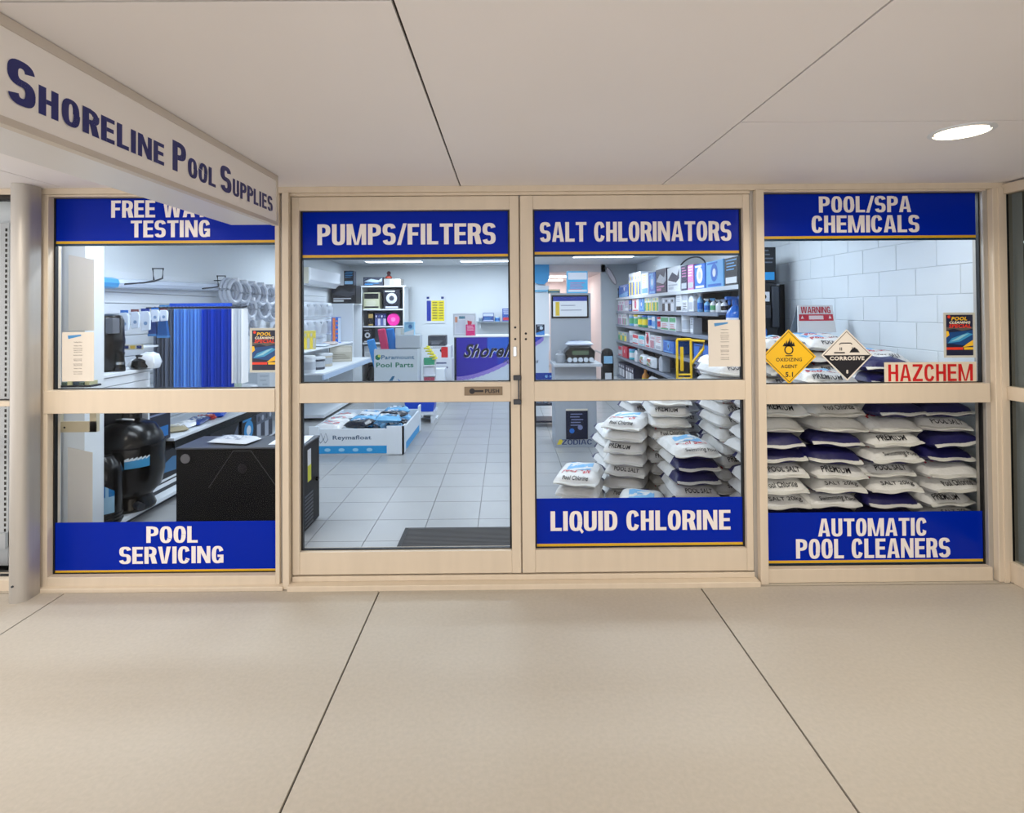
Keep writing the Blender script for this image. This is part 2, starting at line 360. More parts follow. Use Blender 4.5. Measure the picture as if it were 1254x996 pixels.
ci = struct('ceiling'); B(-3.7, 3.25, .3, 9.4, 2.70, 2.8).build('backing', JOINT, ci)
for i in range(-4, 3):
    for j in range(0, 4):
        x0 = max(-3.6, i * 1.2 + .1); x1 = min(3.05, i * 1.2 + 1.3); y0 = .3 + j * 2.4; y1 = min(9.3, y0 + 2.4)
        B(x0 + .003, x1 - .003, y0 + .003, y1 - .003, 2.69, 2.70).build('ceiling_panel', mat('interior_ceiling', (214, 218, 222), .7), ci)
B(-3.7, 3.25, .06, .3, 2.41, 2.8).build('bulkhead', WHITEW, ci)
wl = struct('wall_left'); B(-3.75, -3.6, .6, 9.4, 0, 2.7).build('wall_face', WHITEW, wl); wp = struct('wall_pillar'); B(-3.75, -2.886, .42, .6, 0, 2.7).build('pillar', WHITEW, wp)
wr = struct('wall_right'); B(3.0535, 3.25, .06, 9.4, 0, 2.7).build('wall_face', mat('block_mortar', (206, 214, 220), .8), wr)
blk = None
for r in range(11):
    z0 = .55 + .2 * r - .01; off = 0 if r % 2 else .2
    for k in range(-1, 8):
        y0 = max(.06, .1 + k * .4 + off); y1 = .1 + (k + 1) * .4 + off - .006
        if y1 - y0 < .02 or y1 > 3.3 or z0 > 2.6: continue
        MB().box(3.05 - random.random() * .0015, 3.063, y0, y1, z0, min(2.7, z0 + .194)).build('block', BLOCK, wr, bevel=.0025)
B(3.05, 3.063, 3.3, 9.3, 0, 2.7).build('wall_face', BLOCK, wr); B(3.052, 3.063, .06, 3.3, 0, .54).build('wall_face', BLOCK, wr)
wb = struct('wall_back'); B(-3.7, .93, 9.3, 9.4, 0, 2.7).build('wall_face', WHITEW, wb); B(2.22, 3.15, 9.3, 9.4, 0, 2.7).build('wall_face', SHADEDW, wb)
co = struct('wall_corridor'); B(.83, .93, 9.4, 13, 0, 2.5).build('wall_face', WARMW, co); B(2.22, 2.32, 9.4, 13, 0, 2.5).build('wall_face', WARMW, co); B(.83, 2.32, 13, 13.1, 0, 2.7).build('wall_face', WARMW, co)
cc_ = struct('ceiling'); B(.83, 2.32, 9.3, 13, 2.52, 2.75).build('corridor_ceiling', WARMW, cc_)
dr = struct('door_3'); B(1.78, 2.2, 12.94, 12.99, 0, 2.05).build('door_leaf', mat('door_paint', (226, 205, 198), .5), dr, bevel=.01); B(1.7, 1.78, 12.92, 13, 0, 2.12).build('door_frame', WARMW, dr); B(1.82, 1.95, 12.9, 12.94, .98, 1.02).build('door_handle', CHROME, dr)
for x0, x1 in ((-3.6, .93), (2.22, 3.05)): B(x0, x1, 9.285, 9.299, 0, .1).build('baseboard_back', WHITE).__setitem__('kind', 'structure')

# neighbour on the left
w4 = struct('window_4')
bar('rail', w4, -4.4, -2.87, 1.095, 1.125); bar('rail', w4, -4.4, -2.87, -.03, .065); bar('rail', w4, -4.4, -2.87, 2.345, 2.365, m=JOINT)
pane(w4, -4.4, -2.87, .065, 1.095); pane(w4, -4.4, -2.87, 1.125, 2.345)
B(-2.87, -2.842, -.04, .045, 0, 2.365).build('jamb', JOINT, w4)
nl = struct('wall_neighbour_left'); B(-3.7, -3.03, .34, .40, 0, 2.6).build('wall_face', WHITEW, nl)
B(-4.6, -3.7, .34, .40, 0, 2.6).build('wall_face', WHITEW, nl); B(-3.06, -3.03, .05, .34, 0, 2.4).build('party_wall', WHITEW, nl)
B(-4.6, -2.9, .05, .34, 2.44, 2.5).build('neighbour_ceiling', WHITEW, nl)
B(-4.6, -2.9, .045, .34, -.02, 0).build('neighbour_floor', TILE, nl)
for lab, x in (('white batten light inside the left window, behind the blue sign', -2.1), ('white batten light inside the right window, behind the blue sign', 2.25)):
    t = thing('fill_batten', lab, 'ceiling light', (x, .2, 2.41)); MB().box(-.6, .6, -.05, .05, -.04, 0).build('housing', WHITE, t); MB().box(-.58, .58, -.035, .035, -.055, -.04).build('diffuser', mat('troffer_diffuser', (235, 245, 255), emit=5), t)
    area('fill_batten_glow', (x, .2, 2.35), 1.1, .06, 12 if x < 0 else 5, (.88, .94, 1))  # added battens, hidden from view, to brighten the pillar and bag fronts
area('neighbour_glow', (-3.5, .2, 2.42), .8, .2, 24, (.9, .95, 1))

t = thing('slotted_upright', 'grey slotted shelving upright behind the neighbouring glass at the left edge', 'shelving upright', (-3.30, .27, 0))
MB().box(-.03, .03, 0, .03, 0, 2.25).build('upright', mat('upright_grey', (196, 200, 204), .45), t, bevel=.002)
q = MB()
for k in range(62): q.box(.005, .018, -.0015, 0, .12 + k * .034, .14 + k * .034)
q.build('slots', JOINT, t); MB().box(-.7, .03, -.02, .06, .12, .22).build('base_shelf', mat('upright_grey', (196, 200, 204), .45), t); MB().box(-.7, -.04, .02, .04, .22, 2.25).build('back_panel', WHITE, t)

# ------------------------------------------------------------------ post, shop sign, downlights
s = MB(); pts = []
for i in range(17):
    a = math.pi + math.pi * i / 16; pts.append((-2.81 + .052 * math.cos(a), -.155 + .052 * math.sin(a)))
pts += [(-2.760, -.085), (-2.862, -.085)]
n = len(pts); s.raw([(x, y, 0) for x, y in pts] + [(x, y, 2.401) for x, y in pts], [tuple(range(n))[::-1], tuple(range(n, 2 * n))] + [(i, (i + 1) % n, n + (i + 1) % n, n + i) for i in range(n)])
po = thing('round_post', 'grey round-nosed metal post standing at the left edge of the left window', 'post'); s.build('shaft', SILV, po, smooth=True)
MB().lathe([(.006, -.214), (.006, -.208)], -2.81, 0, 8, axis='y', z=.1).build('bolt', DARKM, po)

sg = thing('shop_sign', 'long hanging lightbox sign with navy shop name, under the soffit', 'sign', (-1.25, -.33, 2.125))
L = 2.6   # local: -y is outwards (+x in world), local x runs into the distance
sg.rotation_euler = (0, 0, R(90))
MB().box(-L, 0, .012, .26, .006, .262).build('cabinet', mat('sign_shell', (214, 214, 216), .35), sg, bevel=.002)
MB().box(-L + .02, -.02, .004, .012, .02, .245).build('face_panel', mat('sign_face', (236, 231, 226), .45), sg)
f_ = MB(); f_.box(-L, 0, 0, .03, .245, .275); f_.box(-L, 0, 0, .03, 0, .02); f_.box(-.02, 0, 0, .03, .02, .245); f_.box(-L, -L + .02, 0, .03, .02, .245)
f_.build('edge_frame', mat('sign_frame', (205, 196, 184), .4, .3), sg, bevel=.001)
zb = .065; big = .115; sm = .078
def yl(w): return w + .33      # world y to local x
for word in ((('S', -1.971, -1.888, big), ('HORELINE', -1.877, -1.337, sm)), (('P', -1.284, -1.197, big), ('OOL', -1.185, -.978, sm)), (('S', -.938, -.842, big), ('UPPLIES', -.828, -.400, sm))):
    s = MB()
    for txt, y0, y1, h in word: s.head(txt, yl(y0), yl(y1), zb, zb + h, .0035, track=.085, s=.21, t=.17)
    s.build('lettering', mat('navy_vinyl', (18, 26, 104), .35), sg)

for i, (x, y) in enumerate(DOWNLIGHTS):
    t = thing('downlight', ('round lit downlight in the soffit above the right window', 'round downlight out of view left of the hanging sign', 'round downlight out of view above the viewer', 'round downlight out of view behind the viewer on the right', 'round downlight out of view behind the viewer on the left', 'round downlight out of view, furthest back', 'round downlight out of view, furthest back on the right')[i], 'ceiling light', (x, y, 2.402))
    MB().lathe([(.115, 0), (.118, -.004), (.1, -.008), (.1, 0)], n=32).build('trim_ring', WHITE, t, smooth=True)
    MB().lathe([(.092, -.002), (.092, -.009)], n=32).build('lens', mat('lit_lens', (255, 236, 205), emit=9), t)

# ------------------------------------------------------------------ vinyl signs on the glass
def vinyl(label, px0, px1, py0, py1, lines):
    a = at(px0, py0, 0); b = at(px1, py1, 0)
    t = thing('window_sign', label, 'sign', ((a.x + b.x) / 2, -.0045, b.z)); w = (b.x - a.x) / 2; h = a.z - b.z
    MB().box(-w, w, -.001, .001, .030, h).build('panel', BLUEV, t)
    MB().box(-w, w, -.001, .001, .014, .030).build('yellow_stripe', YELV, t); MB().box(-w, w, -.001, .001, 0, .014).build('green_stripe', GRNV, t)
    for txt, x0, x1, y0, y1 in lines:
        A = at(x0, y0, 0); C = at(x1, y1, 0)
        tot = line_polys(txt)[1]; k = (C.x - A.x) / tot; x = A.x - t.location.x
        for wd_ in txt.split(' '):
            ww = line_polys(wd_)[1]
            MB().head(wd_, x, x + ww * k, C.z - b.z, A.z - b.z, -.0015).build('lettering', WHV, t); x += (ww + .26 + .14) * k
    return t
vinyl('blue window sign reading FREE WATER TESTING, partly behind the hanging sign', 69, 342, 242, 300, [('FREE WATER', 137, 283, 246, 266), ('TESTING', 161, 258, 270.5, 290.5)])
vinyl('blue window sign reading PUMPS/FILTERS at the top of the left door', 369, 625, 260.5, 317, [('PUMPS/FILTERS', 389, 607, 275, 299)])
vinyl('blue window sign reading SALT CHLORINATORS at the top of the right door', 653, 906, 258.5, 313, [('SALT CHLORINATORS', 661, 895, 272.5, 295)])
vinyl('blue window sign reading POOL/SPA CHEMICALS at the top of the right window', 929, 1194, 236, 294, [('POOL/SPA', 1002, 1115, 241, 260), ('CHEMICALS', 993, 1125, 264.5, 284.5)])
vinyl('blue window sign reading POOL SERVICING at the foot of the left window', 67, 342, 640, 702, [('POOL', 180, 243, 644.5, 664), ('SERVICING', 147, 274.5, 669.5, 689)])
vinyl('blue window sign reading LIQUID CHLORINE at the foot of the right door', 656, 912, 610.5, 669.5, [('LIQUID CHLORINE', 674, 894, 626, 648)])
vinyl('blue window sign reading AUTOMATIC POOL CLEANERS at the foot of the right window', 936, 1203, 628, 690, [('AUTOMATIC', 1001, 1134, 635, 655.5), ('POOL CLEANERS', 974, 1162.5, 660, 682)])

# notices, posters, hazard plates on the glass
def flat_thing(name, label, cat, px0, px1, py0, py1, Y, th, m, nm='sheet', yoff=None):
    a = at(px0, py0, Y); b = at(px1, py1, Y)
    t = thing(name, label, cat, ((a.x + b.x) / 2, Y, b.z)); w = b.x - a.x; h = a.z - b.z
    MB().box(-w / 2, w / 2, 0, th, 0, h).build(nm, m, t); return t, w, h
def notice(label, *px):
    t, w, h = flat_thing('notice', label, 'notice', *px, -.0055, .001, PAPER)
    s = MB(); s.face([(-w * .32, -.001, h * .93), (-w * .3, -.001, h * .86), (w * .1, -.001, h * .92), (w * .1, -.001, h * .95), ], 0); s.build('logo', pc((70, 140, 200)), t)
    s = MB()
    s.txt('Trading Hours', 0, h * .78, h * .026, -.001, align='c')
    for i, (z, l) in enumerate(((.71, .3), (.66, .5), (.62, .62), (.58, .6), (.52, .5), (.44, .4), (.41, .34), (.34, .55), (.31, .5), (.25, .6), (.18, .4), (.14, .5))):
        s.txt(('Monday to Friday', 'Saturday and Sunday', 'please ring the bell')[i % 3], 0, h * z, h * .02, -.001, align='c', maxw=w * l, bold=.02)
    s.build('lettering', mat('grey_ink', (90, 86, 86), .6), t); return t
notice('cream printed notice taped to the left window beside the pillar', 76, 115, 407, 467)
notice('cream printed notice taped to the right door in front of the shelves', 867, 908, 392, 449)
def poster(label, x0, x1, y0, y1):
    t, w, h = flat_thing('poster', label, 'poster', x0, x1, y0, y1, -.0055, .001, mat('poster_border', (196, 198, 190), .4))
    cols = [pc(c) for c in ((24, 30, 60), (226, 60, 36), (240, 190, 40), (60, 150, 200), (140, 200, 220), (90, 84, 80), (250, 240, 220), (20, 70, 130))]
    s = MB(); a, b = -w * .42, w * .42; c, d = h * .05, h * .95; H = d - c
    s.rect(a, b, c, d, -.001, 0)
    def q(pts, m, k): s.face([(a + (b - a) * x, -.001 - .0002 * k, c + H * y) for x, y in pts], m)
    q([(0, .3), (1, .22), (1, .62), (0, .56)], 7, 1); q([(.05, .3), (.5, .34), (1, .52), (.8, .56), (.2, .42)], 3, 2); q([(.15, .34), (.45, .38), (.85, .54), (.6, .5)], 4, 3)
    q([(0, .62), (.3, .66), (.6, .6), (1, .66), (1, .7), (.4, .68), (0, .7)], 5, 2); q([(.6, .2), (1, .24), (1, .38), (.8, .3)], 2, 2); q([(0, .44), (.12, .5), (.08, .6), (0, .6)], 2, 2)
    q([(0, .14), (.62, .14), (.62, .2), (0, .2)], 1, 2); q([(.66, .14), (1, .14), (1, .2), (.66, .2)], 2, 2)
    s.txt('POOL', a + w * .16, c + H * .86, H * .09, -.002, 2, w=w * .5, bold=.04, shear=.2); s.txt('CLEANING', a + w * .1, c + H * .78, H * .06, -.002, 6, w=w * .66, bold=.03, shear=.2)
    s.txt('SPECIAL', a + w * .08, c + H * .68, H * .09, -.002, 1, w=w * .7, bold=.04, shear=.2)
    s.disc(a + w * .09, c + H * .95, w * .05, -.002, 1)
    s.build('printed_front', cols, t)
poster('colourful pool cleaner poster on the left window near the door frame', 306, 341.5, 402, 456)
poster('colourful pool cleaner poster at the right edge of the right window', 1155, 1195, 383, 438)
def diamond(label, px, py, r, kind):
    c = at(px, py, -.006); k = r / 200 * 1.0
    t = thing('hazard_diamond', label, 'hazard sign', c)
    def dia(k): return [(0, -k), (k, 0), (0, k), (-k, 0)]
    cols = [pc((232, 184, 30), .3), INK, PAPER]
    MB().prism(dia(k), -.001, .002).build('plate', cols[0] if kind == 0 else cols[2], t)
    s = MB()
    for i in range(4):
        a = dia(k * .93)[i]; b = dia(k * .93)[(i + 1) % 4]; a2 = dia(k * .90)[i]; b2 = dia(k * .90)[(i + 1) % 4]
        s.face([(p[0], -.0015, p[1]) for p in (a, b, b2, a2)])
    if kind == 0:
        for q in band(0, k * .25, k * .17, k * .17, k * .045, k * .045, 0, 360, 18, 2): s.face([(x, -.0016, z) for x, z in q])
        for dx, hh in ((-.17, .25), (-.1, .38), (-.03, .34), (.02, .52), (.09, .36), (.16, .28)):
            s.face([(k * (dx - .06), -.0017, k * .38), (k * (dx + .07), -.0017, k * .38), (k * (dx + .02), -.0017, k * (.36 + hh * .65))])
        s.box(-k * .13, k * .13, -.002, -.0015, k * .02, k * .055)
        s.txt('OXIDIZING', 0, -k * .17, k * .13, -.0016, w=k * .95, bold=.02, align='c'); s.txt('AGENT', 0, -k * .42, k * .13, -.0016, w=k * .6, bold=.02, align='c'); s.txt('5.1', 0, -k * .74, k * .18, -.0016, w=k * .28, bold=.03, align='c')
    else:
        s.face([(x, -.0016, z) for x, z in ((-k * .9, 0), (0, -k * .9), (k * .9, 0))])
        s.tube([(-k * .3, -.002, k * .42), (-k * .22, -.002, k * .47), (k * .15, -.002, k * .47), (k * .2, -.002, k * .42)], .003, 5)
        s.box(-k * .5, -k * .08, -.002, -.0015, k * .07, k * .12)
        for x in (-.28, -.22, .2, .3, .26): s.box(k * x, k * (x + .03), -.002, -.0015, k * .18, k * .3)
        s.face([(x, -.0016, z) for x, z in ((k * .1, k * .1), (k * .5, k * .1), (k * .42, k * .22), (k * .3, k * .3), (k * .16, k * .2))])
    s.build('symbol', INK, t)
    if kind: MB().txt('CORROSIVE', 0, -k * .2, k * .15, -.0022, w=k * 1.35, bold=.04, align='c').build('lettering', PAPER, t); MB().txt('8', 0, -k * .72, k * .15, -.0022, w=k * .08, bold=.05, align='c').build('number', PAPER, t)
diamond('yellow diamond plate reading OXIDIZING AGENT 5.1 on the right window', 966, 437, 33.5, 0)
diamond('cream and black diamond plate reading CORROSIVE on the right window', 1037, 435, 31.5, 1)
t, w, h = flat_thing('hazchem_plate', 'cream plate with red HAZCHEM letters at the right window rail', 'hazard sign', 1083, 1196, 444, 469, -.008, .003, mat('plate_cream', (218, 206, 186), .4), 'plate')
MB().head('HAZCHEM', -w * .46, w * .46, h * .1, h * .9, -.0008, s=.17, t=.14, W=.6, track=.1).build('lettering', mat('signal_red', (190, 20, 24), .4), t)

# ================================================================== interior things
def atX(px, py, X):
    v = FW + (px - CX) / F * RT - (py - CY) / F * UP
    return CAM + v * (X / v.x)
def marks(s, w, h, y, m, seed=0, x0=-.4, x1=.4, z0=.12, z1=.5, n=4):
    rr = random.Random(seed)
    for i in range(n):
        z = z0 + (z1 - z0) * (i + .5) / n; a = x0 + rr.random() * .1; b = x1 - rr.random() * .35 * (x1 - x0)
        s.rect(w * a, w * b, h * z, h * (z + .35 * (z1 - z0) / n), y, m)
def carton(label, cat, loc, w, d, h, cols, rz=0, style=0, name='carton', group=None, bev=.002):
    """local front is -y, origin bottom centre of the front face"""
    t = thing(name, label, cat, loc, rz, group)
    ms = [pc(c) for c in cols]; 
    MB().box(-w / 2, w / 2, 0, d, 0, h).build('body', ms[0], t, bevel=bev)
    s = MB(); e = -.0012; k = len(cols)
    if style == 0:
        s.rect(-w * .46, w * .46, h * .62, h * .94, e, 1); s.rect(-w * .46, w * .46, h * .06, h * .16, e, 1); marks(s, w, h, e, 2, w)
    elif style == 1:
        s.disc(0, h * .55, min(w, h) * .34, e, 1, 18); s.disc(0, h * .55, min(w, h) * .16, e - .0006, 2, 14); s.rect(-w * .4, w * .4, h * .04, h * .13, e, 1); s.rect(-w * .42, w * .2, h * .88, h * .95, e, 1)
    elif style == 2:
        s.face([(-w * .48, e, h * .02), (w * .48, e, h * .02), (w * .48, e, h * .45), (-w * .48, e, h * .2)], 1); s.disc(w * .12, h * .66, h * .16, e, 2, 14, rx=min(w, h) * .2); marks(s, w, h, e, 2, w, z0=.8, z1=.96, n=2)
    elif style == 3:
        s.rect(-w * .48, -w * .16, h * .03, h * .97, e, 1); s.rect(w * .16, w * .48, h * .03, h * .97, e, 2); marks(s, w, h, e, 1, h, -.12, .14, .1, .9, 5)
    elif style == 4:
        marks(s, w, h, e, 1, w + h, -.42, .42, .5, .94, 4); s.rect(-w * .42, w * .42, h * .08, h * .3, e, 2)
    elif style == 5:
        n = 4
        for i in range(n):
            x = -w * .48 + w * .96 * i / n; s.rect(x + w * .01, x + w * .96 / n - w * .01, h * .05, h * .6, e, 1 + i % 2); s.disc(x + w * .12, h * .78, h * .1, e, 2 - i % 2, 10, rx=w * .07)
    elif style == 6:
        s.face([(-w * .45, e, h * .5), (-w * .1, e, h * .8), (w * .3, e, h * .62), (w * .45, e, h * .9), (w * .45, e, h * .5), (w * .2, e, h * .36)], 1); s.rect(-w * .42, 0, h * .1, h * .2, e, 2); s.rect(-w * .42, w * .3, h * .24, h * .3, e, 2)
    s.build('printed_front', ms, t)
    return t
def bottle(label, loc, r, h, cols, rz=0, name='bottle', spray=False, cat='bottle', group=None, n=14):
    t = thing(name, label, cat, loc, rz, group); ms = [pc(c, .25) for c in cols]
    MB().lathe([(r * .92, 0), (r, h * .02), (r, h * .58), (r * .85, h * .68), (r * .35, h * .8), (r * .33, h * .85)], n=n).build('body', ms[0], t, smooth=True)
    MB().lathe([(r * 1.01, h * .15), (r * 1.01, h * .5)], n=n).build('printed_label', ms[1], t, smooth=True)
    c = MB().lathe([(r * .42, h * .84), (r * .42, h * .95), (r * .25, h)], n=10)
    if spray: c.box(-r * .25, r * .25, -r * 1.1, r * .5, h * .95, h * 1.03); c.box(-r * .1, r * .1, -r * .8, -r * .6, h * .82, h * .96)
    c.build('cap' if not spray else 'spray_head', ms[2], t)
    return t
def tub(label, loc, r, h, cols, rz=0, name='tub', group=None, cat='tub'):
    t = thing(name, label, cat, loc, rz, group); ms = [pc(c, .3) for c in cols]
    MB().lathe([(r * .93, 0), (r, h * .05), (r, h * .82), (r * .96, h * .84)], n=18).build('body', ms[0], t, smooth=True)
    MB().lathe([(r * 1.01, h * .2), (r * 1.01, h * .66)], n=18).build('printed_label', ms[1], t, smooth=True)
    MB().lathe([(r * 1.04, h * .82), (r * 1.04, h * .96), (r * .98, h)], n=18).build('lid', ms[2], t, smooth=True); return t
def jug(label, loc, w, d, h, cols, rz=0, group=None):
    t = thing('jug', label, 'jug', loc, rz, group); ms = [pc(c, .3) for c in cols]
    MB().prism([(-w / 2, 0), (w / 2, 0), (w / 2, h * .62), (w * .2, h * .86), (-w * .1, h * .86), (-w / 2, h * .7)], 0, d).build('body', ms[0], t, bevel=.012)
    MB().tube([(-w * .42, d / 2, h * .66), (-w * .44, d / 2, h * .9), (-w * .2, d / 2, h * .97), (.0, d / 2, h * .85)], w * .07, 6).build('handle', ms[0], t, smooth=True)
    MB().lathe([(w * .13, h * .85), (w * .13, h)], .05 * w, d / 2, 10).build('cap', ms[2], t)
    MB().rect(-w * .38, w * .38, h * .12, h * .52, -.0015).build('printed_label', ms[1], t); return t
def pillow_mesh(s, W, L, T, seed, m=0, sag=.25, nx=9, ny=12, axis=0):
    rr = random.Random(seed); ph = [rr.random() * 6 for _ in range(6)]
    def P(u, v, sgn):
        h = T / 2 * max(0, (1 - abs(u) ** 5) * (1 - abs(v) ** 5)) ** .45
        wr = (math.sin(7 * u + ph[0]) * math.sin(5 * v + ph[1]) * .03 + math.sin(13 * v + 5 * u + ph[2]) * .02) * T * 2.2
        hh = h * (1 + .06 * math.sin(3 * u + ph[3]))
        edge = (1 - abs(u) ** 4) * (1 - abs(v) ** 4)
        z = T / 2 * (1 - sag * (1 - edge)) + sgn * hh + (wr * edge if sgn > 0 else 0)
        x = u * W / 2 * (1 - .035 * abs(v) ** 3 + .012 * math.sin(4 * v + ph[4])); y = v * L / 2 * (1 - .03 * abs(u) ** 3 + .012 * math.sin(4 * u + ph[5]))
        return (x, y, max(z, .0))
    vs = []; fs = []; ms = []
    for sgn in (-1, 1):
        b = len(vs)
        for j in range(ny + 1):
            for i in range(nx + 1):
                u = math.copysign(abs(-1 + 2 * i / nx) ** .75, -1 + 2 * i / nx); v = math.copysign(abs(-1 + 2 * j / ny) ** .75, -1 + 2 * j / ny)
                vs.append(P(u, v, sgn))
        for j in range(ny):
            for i in range(nx):
                a = b + j * (nx + 1) + i; q = (a, a + 1, a + nx + 2, a + nx + 1)
                fs.append(q if sgn > 0 else q[::-1]); vm = -1 + 2 * (j + .5) / ny
                ms.append(m(vm, sgn) if callable(m) else m)
    s.raw(vs, fs, ms); return P
def packet(label, loc, W, L, T, cols, rz=0, seed=0, name='packet', cat='packet', tilt=(0, 0), group=None):
    t = thing(name, label, cat, loc, rz, group); t.rotation_euler = (tilt[0], tilt[1], rz); ms = [pc(c, .25) for c in cols]
    s = MB(); P = pillow_mesh(s, W, L, T, seed, lambda v, g: 0, nx=7, ny=8)
    s.build('wrapper', ms[0], t, smooth=True, weld=True)
    s = MB()
    for j in range(4):
        for i in range(4):
            u0, u1 = -.62 + i * .31, -.62 + i * .31 + .31; v0, v1 = -.5 + j * .25, -.25 + j * .25
            s.face([tuple(Vector(P(a, b, 1)) + Vector((0, 0, .0015))) for a, b in ((u0, v0), (u1, v0), (u1, v1), (u0, v1))], (i * 3 + j * 5 + seed) % 2)
    s.build('printed_front', ms[1:], t, smooth=True); return t

# ---- things near the pillar and on the glass
for lab, a, b, c, d, Y in (('tall cream sheet taped to the white pillar above the notice', 84, 115, 312, 405, .412), ('tall cream sheet taped to the white pillar below the mid rail', 83, 113, 548, 642, .412)):
    A = at(a, c, Y); D = at(b, d, Y); t = thing('paper_sheet', lab, 'paper', (A.x, Y, D.z)); w = D.x - A.x; h = A.z - D.z
    MB().prism([(0, 0), (w, 0), (w, h * .93), (0, h)], 0, .004).build('sheet', PAPER, t)
A = at(74, 503, .1); D = at(122, 528, .1)
t = thing('rail_bracket', 'cream angled plate hanging under the mid rail beside the pillar', 'bracket', (A.x, .07, D.z)); w = D.x - A.x; h = 1.07 - D.z
MB().box(0, w, .0, .006, 0, h * .42).box(0, .02, 0, .03, 0, h).box(w - .04, w, 0, .03, 0, h).build('plate', mat('bracket_beige', (206, 196, 168), .5), t)
MB().lathe([(.006, -.002), (.006, .001)], .05, 0, 8, axis='y', z=.03).build('screw', DARKM, t)
A = at(93, 472, .1)
t = thing('magazine_rack', 'small rack of leaflets on the mid rail behind the left notice', 'leaflets', (A.x, .09, 1.187))
MB().box(-.1, .1, 0, .09, 0, .012).build('tray', DARKM, t)
for i in range(5): MB().box(-.09 + i * .036, -.06 + i * .036, .01, .08, .012, .03 + .006 * (i % 3)).build('leaflet', pc([(90, 110, 100), (190, 190, 150), (60, 80, 100)][i % 3]), t)

# ---- left wall fitting: slatwall, shelf, filters
sw = struct('wall_left')
for k in range(16):
    z = .44 + .1 * k
    MB().box(-3.6, -3.578, 1.55, 7.6, z + .003, z + .096).build('slat', WHITE, sw, bevel=.001)
t = thing('display_shelf', 'white shelf with slanted slat front beside the pillar, black filter body on it', 'shelf', (-3.6, .62, 0))
MB().box(0, .62, 0, .66, 1.165, 1.19).build('top', WHITE, t, bevel=.002)
for k in range(3): MB().box(.585, .61, .02, .65, 1.165 - .068 * (k + 1), 1.16 - .068 * k).build('slat', WHITE, t, bevel=.001)
MB().box(0, .6, .64, .66, .1, 1.165).build('side', WHITE, t); MB().box(0, .6, 0, .02, .1, 1.165).build('side', WHITE, t)
t = thing('base_shelf', 'low white base shelf under the black filter tanks', 'shelf', (-3.6, .62, 0))
MB().box(0, .70, 0, 1.5, .06, .09).build('board', WHITE, t, bevel=.003); MB().box(.05, .62, .05, 1.45, 0, .06).build('plinth', DARKM, t); MB().tube([(.64, 1.0, .05), (.70, 1.03, .03), (.70, 1.25, .03), (.64, 1.3, .05)], .012, 6).build('handle', CHROME, t, smooth=True)
def filt(label, x, y, z, r, h, shift=0):
    t = thing('filter_tank', label, 'pool filter', (x, y, z))
    MB().lathe([(r * .72, 0), (r * .75, .02), (r * .62, h * .14), (r * .9, h * .24), (r, h * .4), (r, h * .7), (r * .93, h * .8), (r * .72, h * .92), (r * .3, h * .98)], n=36).build('tank', BLACK, t, smooth=True)
    MB().lathe([(r * 1.02, h * .7), (r * 1.03, h * .715), (r * 1.02, h * .73)], n=36).build('rim', BLACK, t, smooth=True)
    MB().lathe([(.05, h * .97), (.07, h * 1.0), (.07, h * 1.1), (.045, h * 1.15), (.045, h * 1.22)], n=16).box(-.12, .12, -.03, .03, h * 1.06, h * 1.13).build('valve_head', BLACK, t, smooth=True)
    MB().tube([(-.07, -.06, h * .985), (0, -.09, h * 1.0), (.07, -.06, h * .985)], .012, 6).build('clamp', CHROME, t, smooth=True)
    s = MB()
    for i in range(6):
        a0 = -1.15 + i * .12; a1 = a0 + .12
        f = lambda a, z: (r * 1.008 * math.cos(a), r * 1.008 * math.sin(a), z)
        s.face([f(a0, h * .5), f(a1, h * .5), f(a1, h * .58 + .004 * i), f(a0, h * .58)], 0); s.face([f(a0, h * .58), f(a1, h * .58 + .004 * i), f(a1, h * .62), f(a0, h * .6)], 1)
    s.build('printed_label', [pc((60, 150, 200)), pc((220, 230, 236))], t, smooth=True)
    MB().tube([(r * .5, -r * .45, .05), (r * .75, -r * .6, .05)], .03, 10).build('drain', DARKM, t, smooth=True)
    return t
filt('large glossy black filter tank on the low white shelf', -3.02, 1.08, .09, .235, .72)
t = thing('filter_tank', 'small black tank with a pale blue wrap at the front, beside the pillar', 'pool filter', (-2.99, .74, .09))
MB().lathe([(.11, 0), (.12, .02), (.12, .38), (.1, .45), (.06, .5)], n=28).build('tank', BLACK, t, smooth=True)
for z in (.02, .045, .07): MB().lathe([(.121, z), (.124, z + .008), (.121, z + .016)], n=28).build('rib', BLACK, t, smooth=True)
s = MB()
for i in range(12):
    a0 = -2.3 + i * .16; a1 = a0 + .16; f = lambda a, z: (.1225 * math.cos(a), .1225 * math.sin(a), z)
    s.face([f(a0, .1), f(a1, .1), f(a1, .22), f(a0, .22)], 0); s.face([f(a0, .22), f(a1, .22), f(a1, .34 - abs(i - 5) * .014), f(a0, .34 - abs(i - 6) * .014)], 1 if i % 3 else 0)
s.build('wrap', [pc((150, 190, 215), .15), pc((20, 110, 170), .15)], t, smooth=True)
t = thing('pool_pump', 'black rounded pump housing on the white slatted shelf', 'pool pump', (-3.16, 1.0, 1.19))
MB().lathe([(.09, 0), (.115, .03), (.12, .2), (.125, .22), (.125, .25), (.12, .27), (.118, .4), (.1, .44), (.05, .45)], n=26).build('housing', BLACK, t, smooth=True)
MB().box(.06, .12, -.1, -.02, .3, .42).build('bracket', mat('grey_plastic', (96, 100, 108), .35), t, bevel=.006)
MB().lathe([(.035, 0), (.04, .01), (.035, .05), (.03, .12), (.036, .15)], .12, -.02, 16).build('outlet', BLACK, t, smooth=True); MB().lathe([(.0365, .055), (.0365, .075)], .12, -.02, 16).build('ring', CHROME, t)
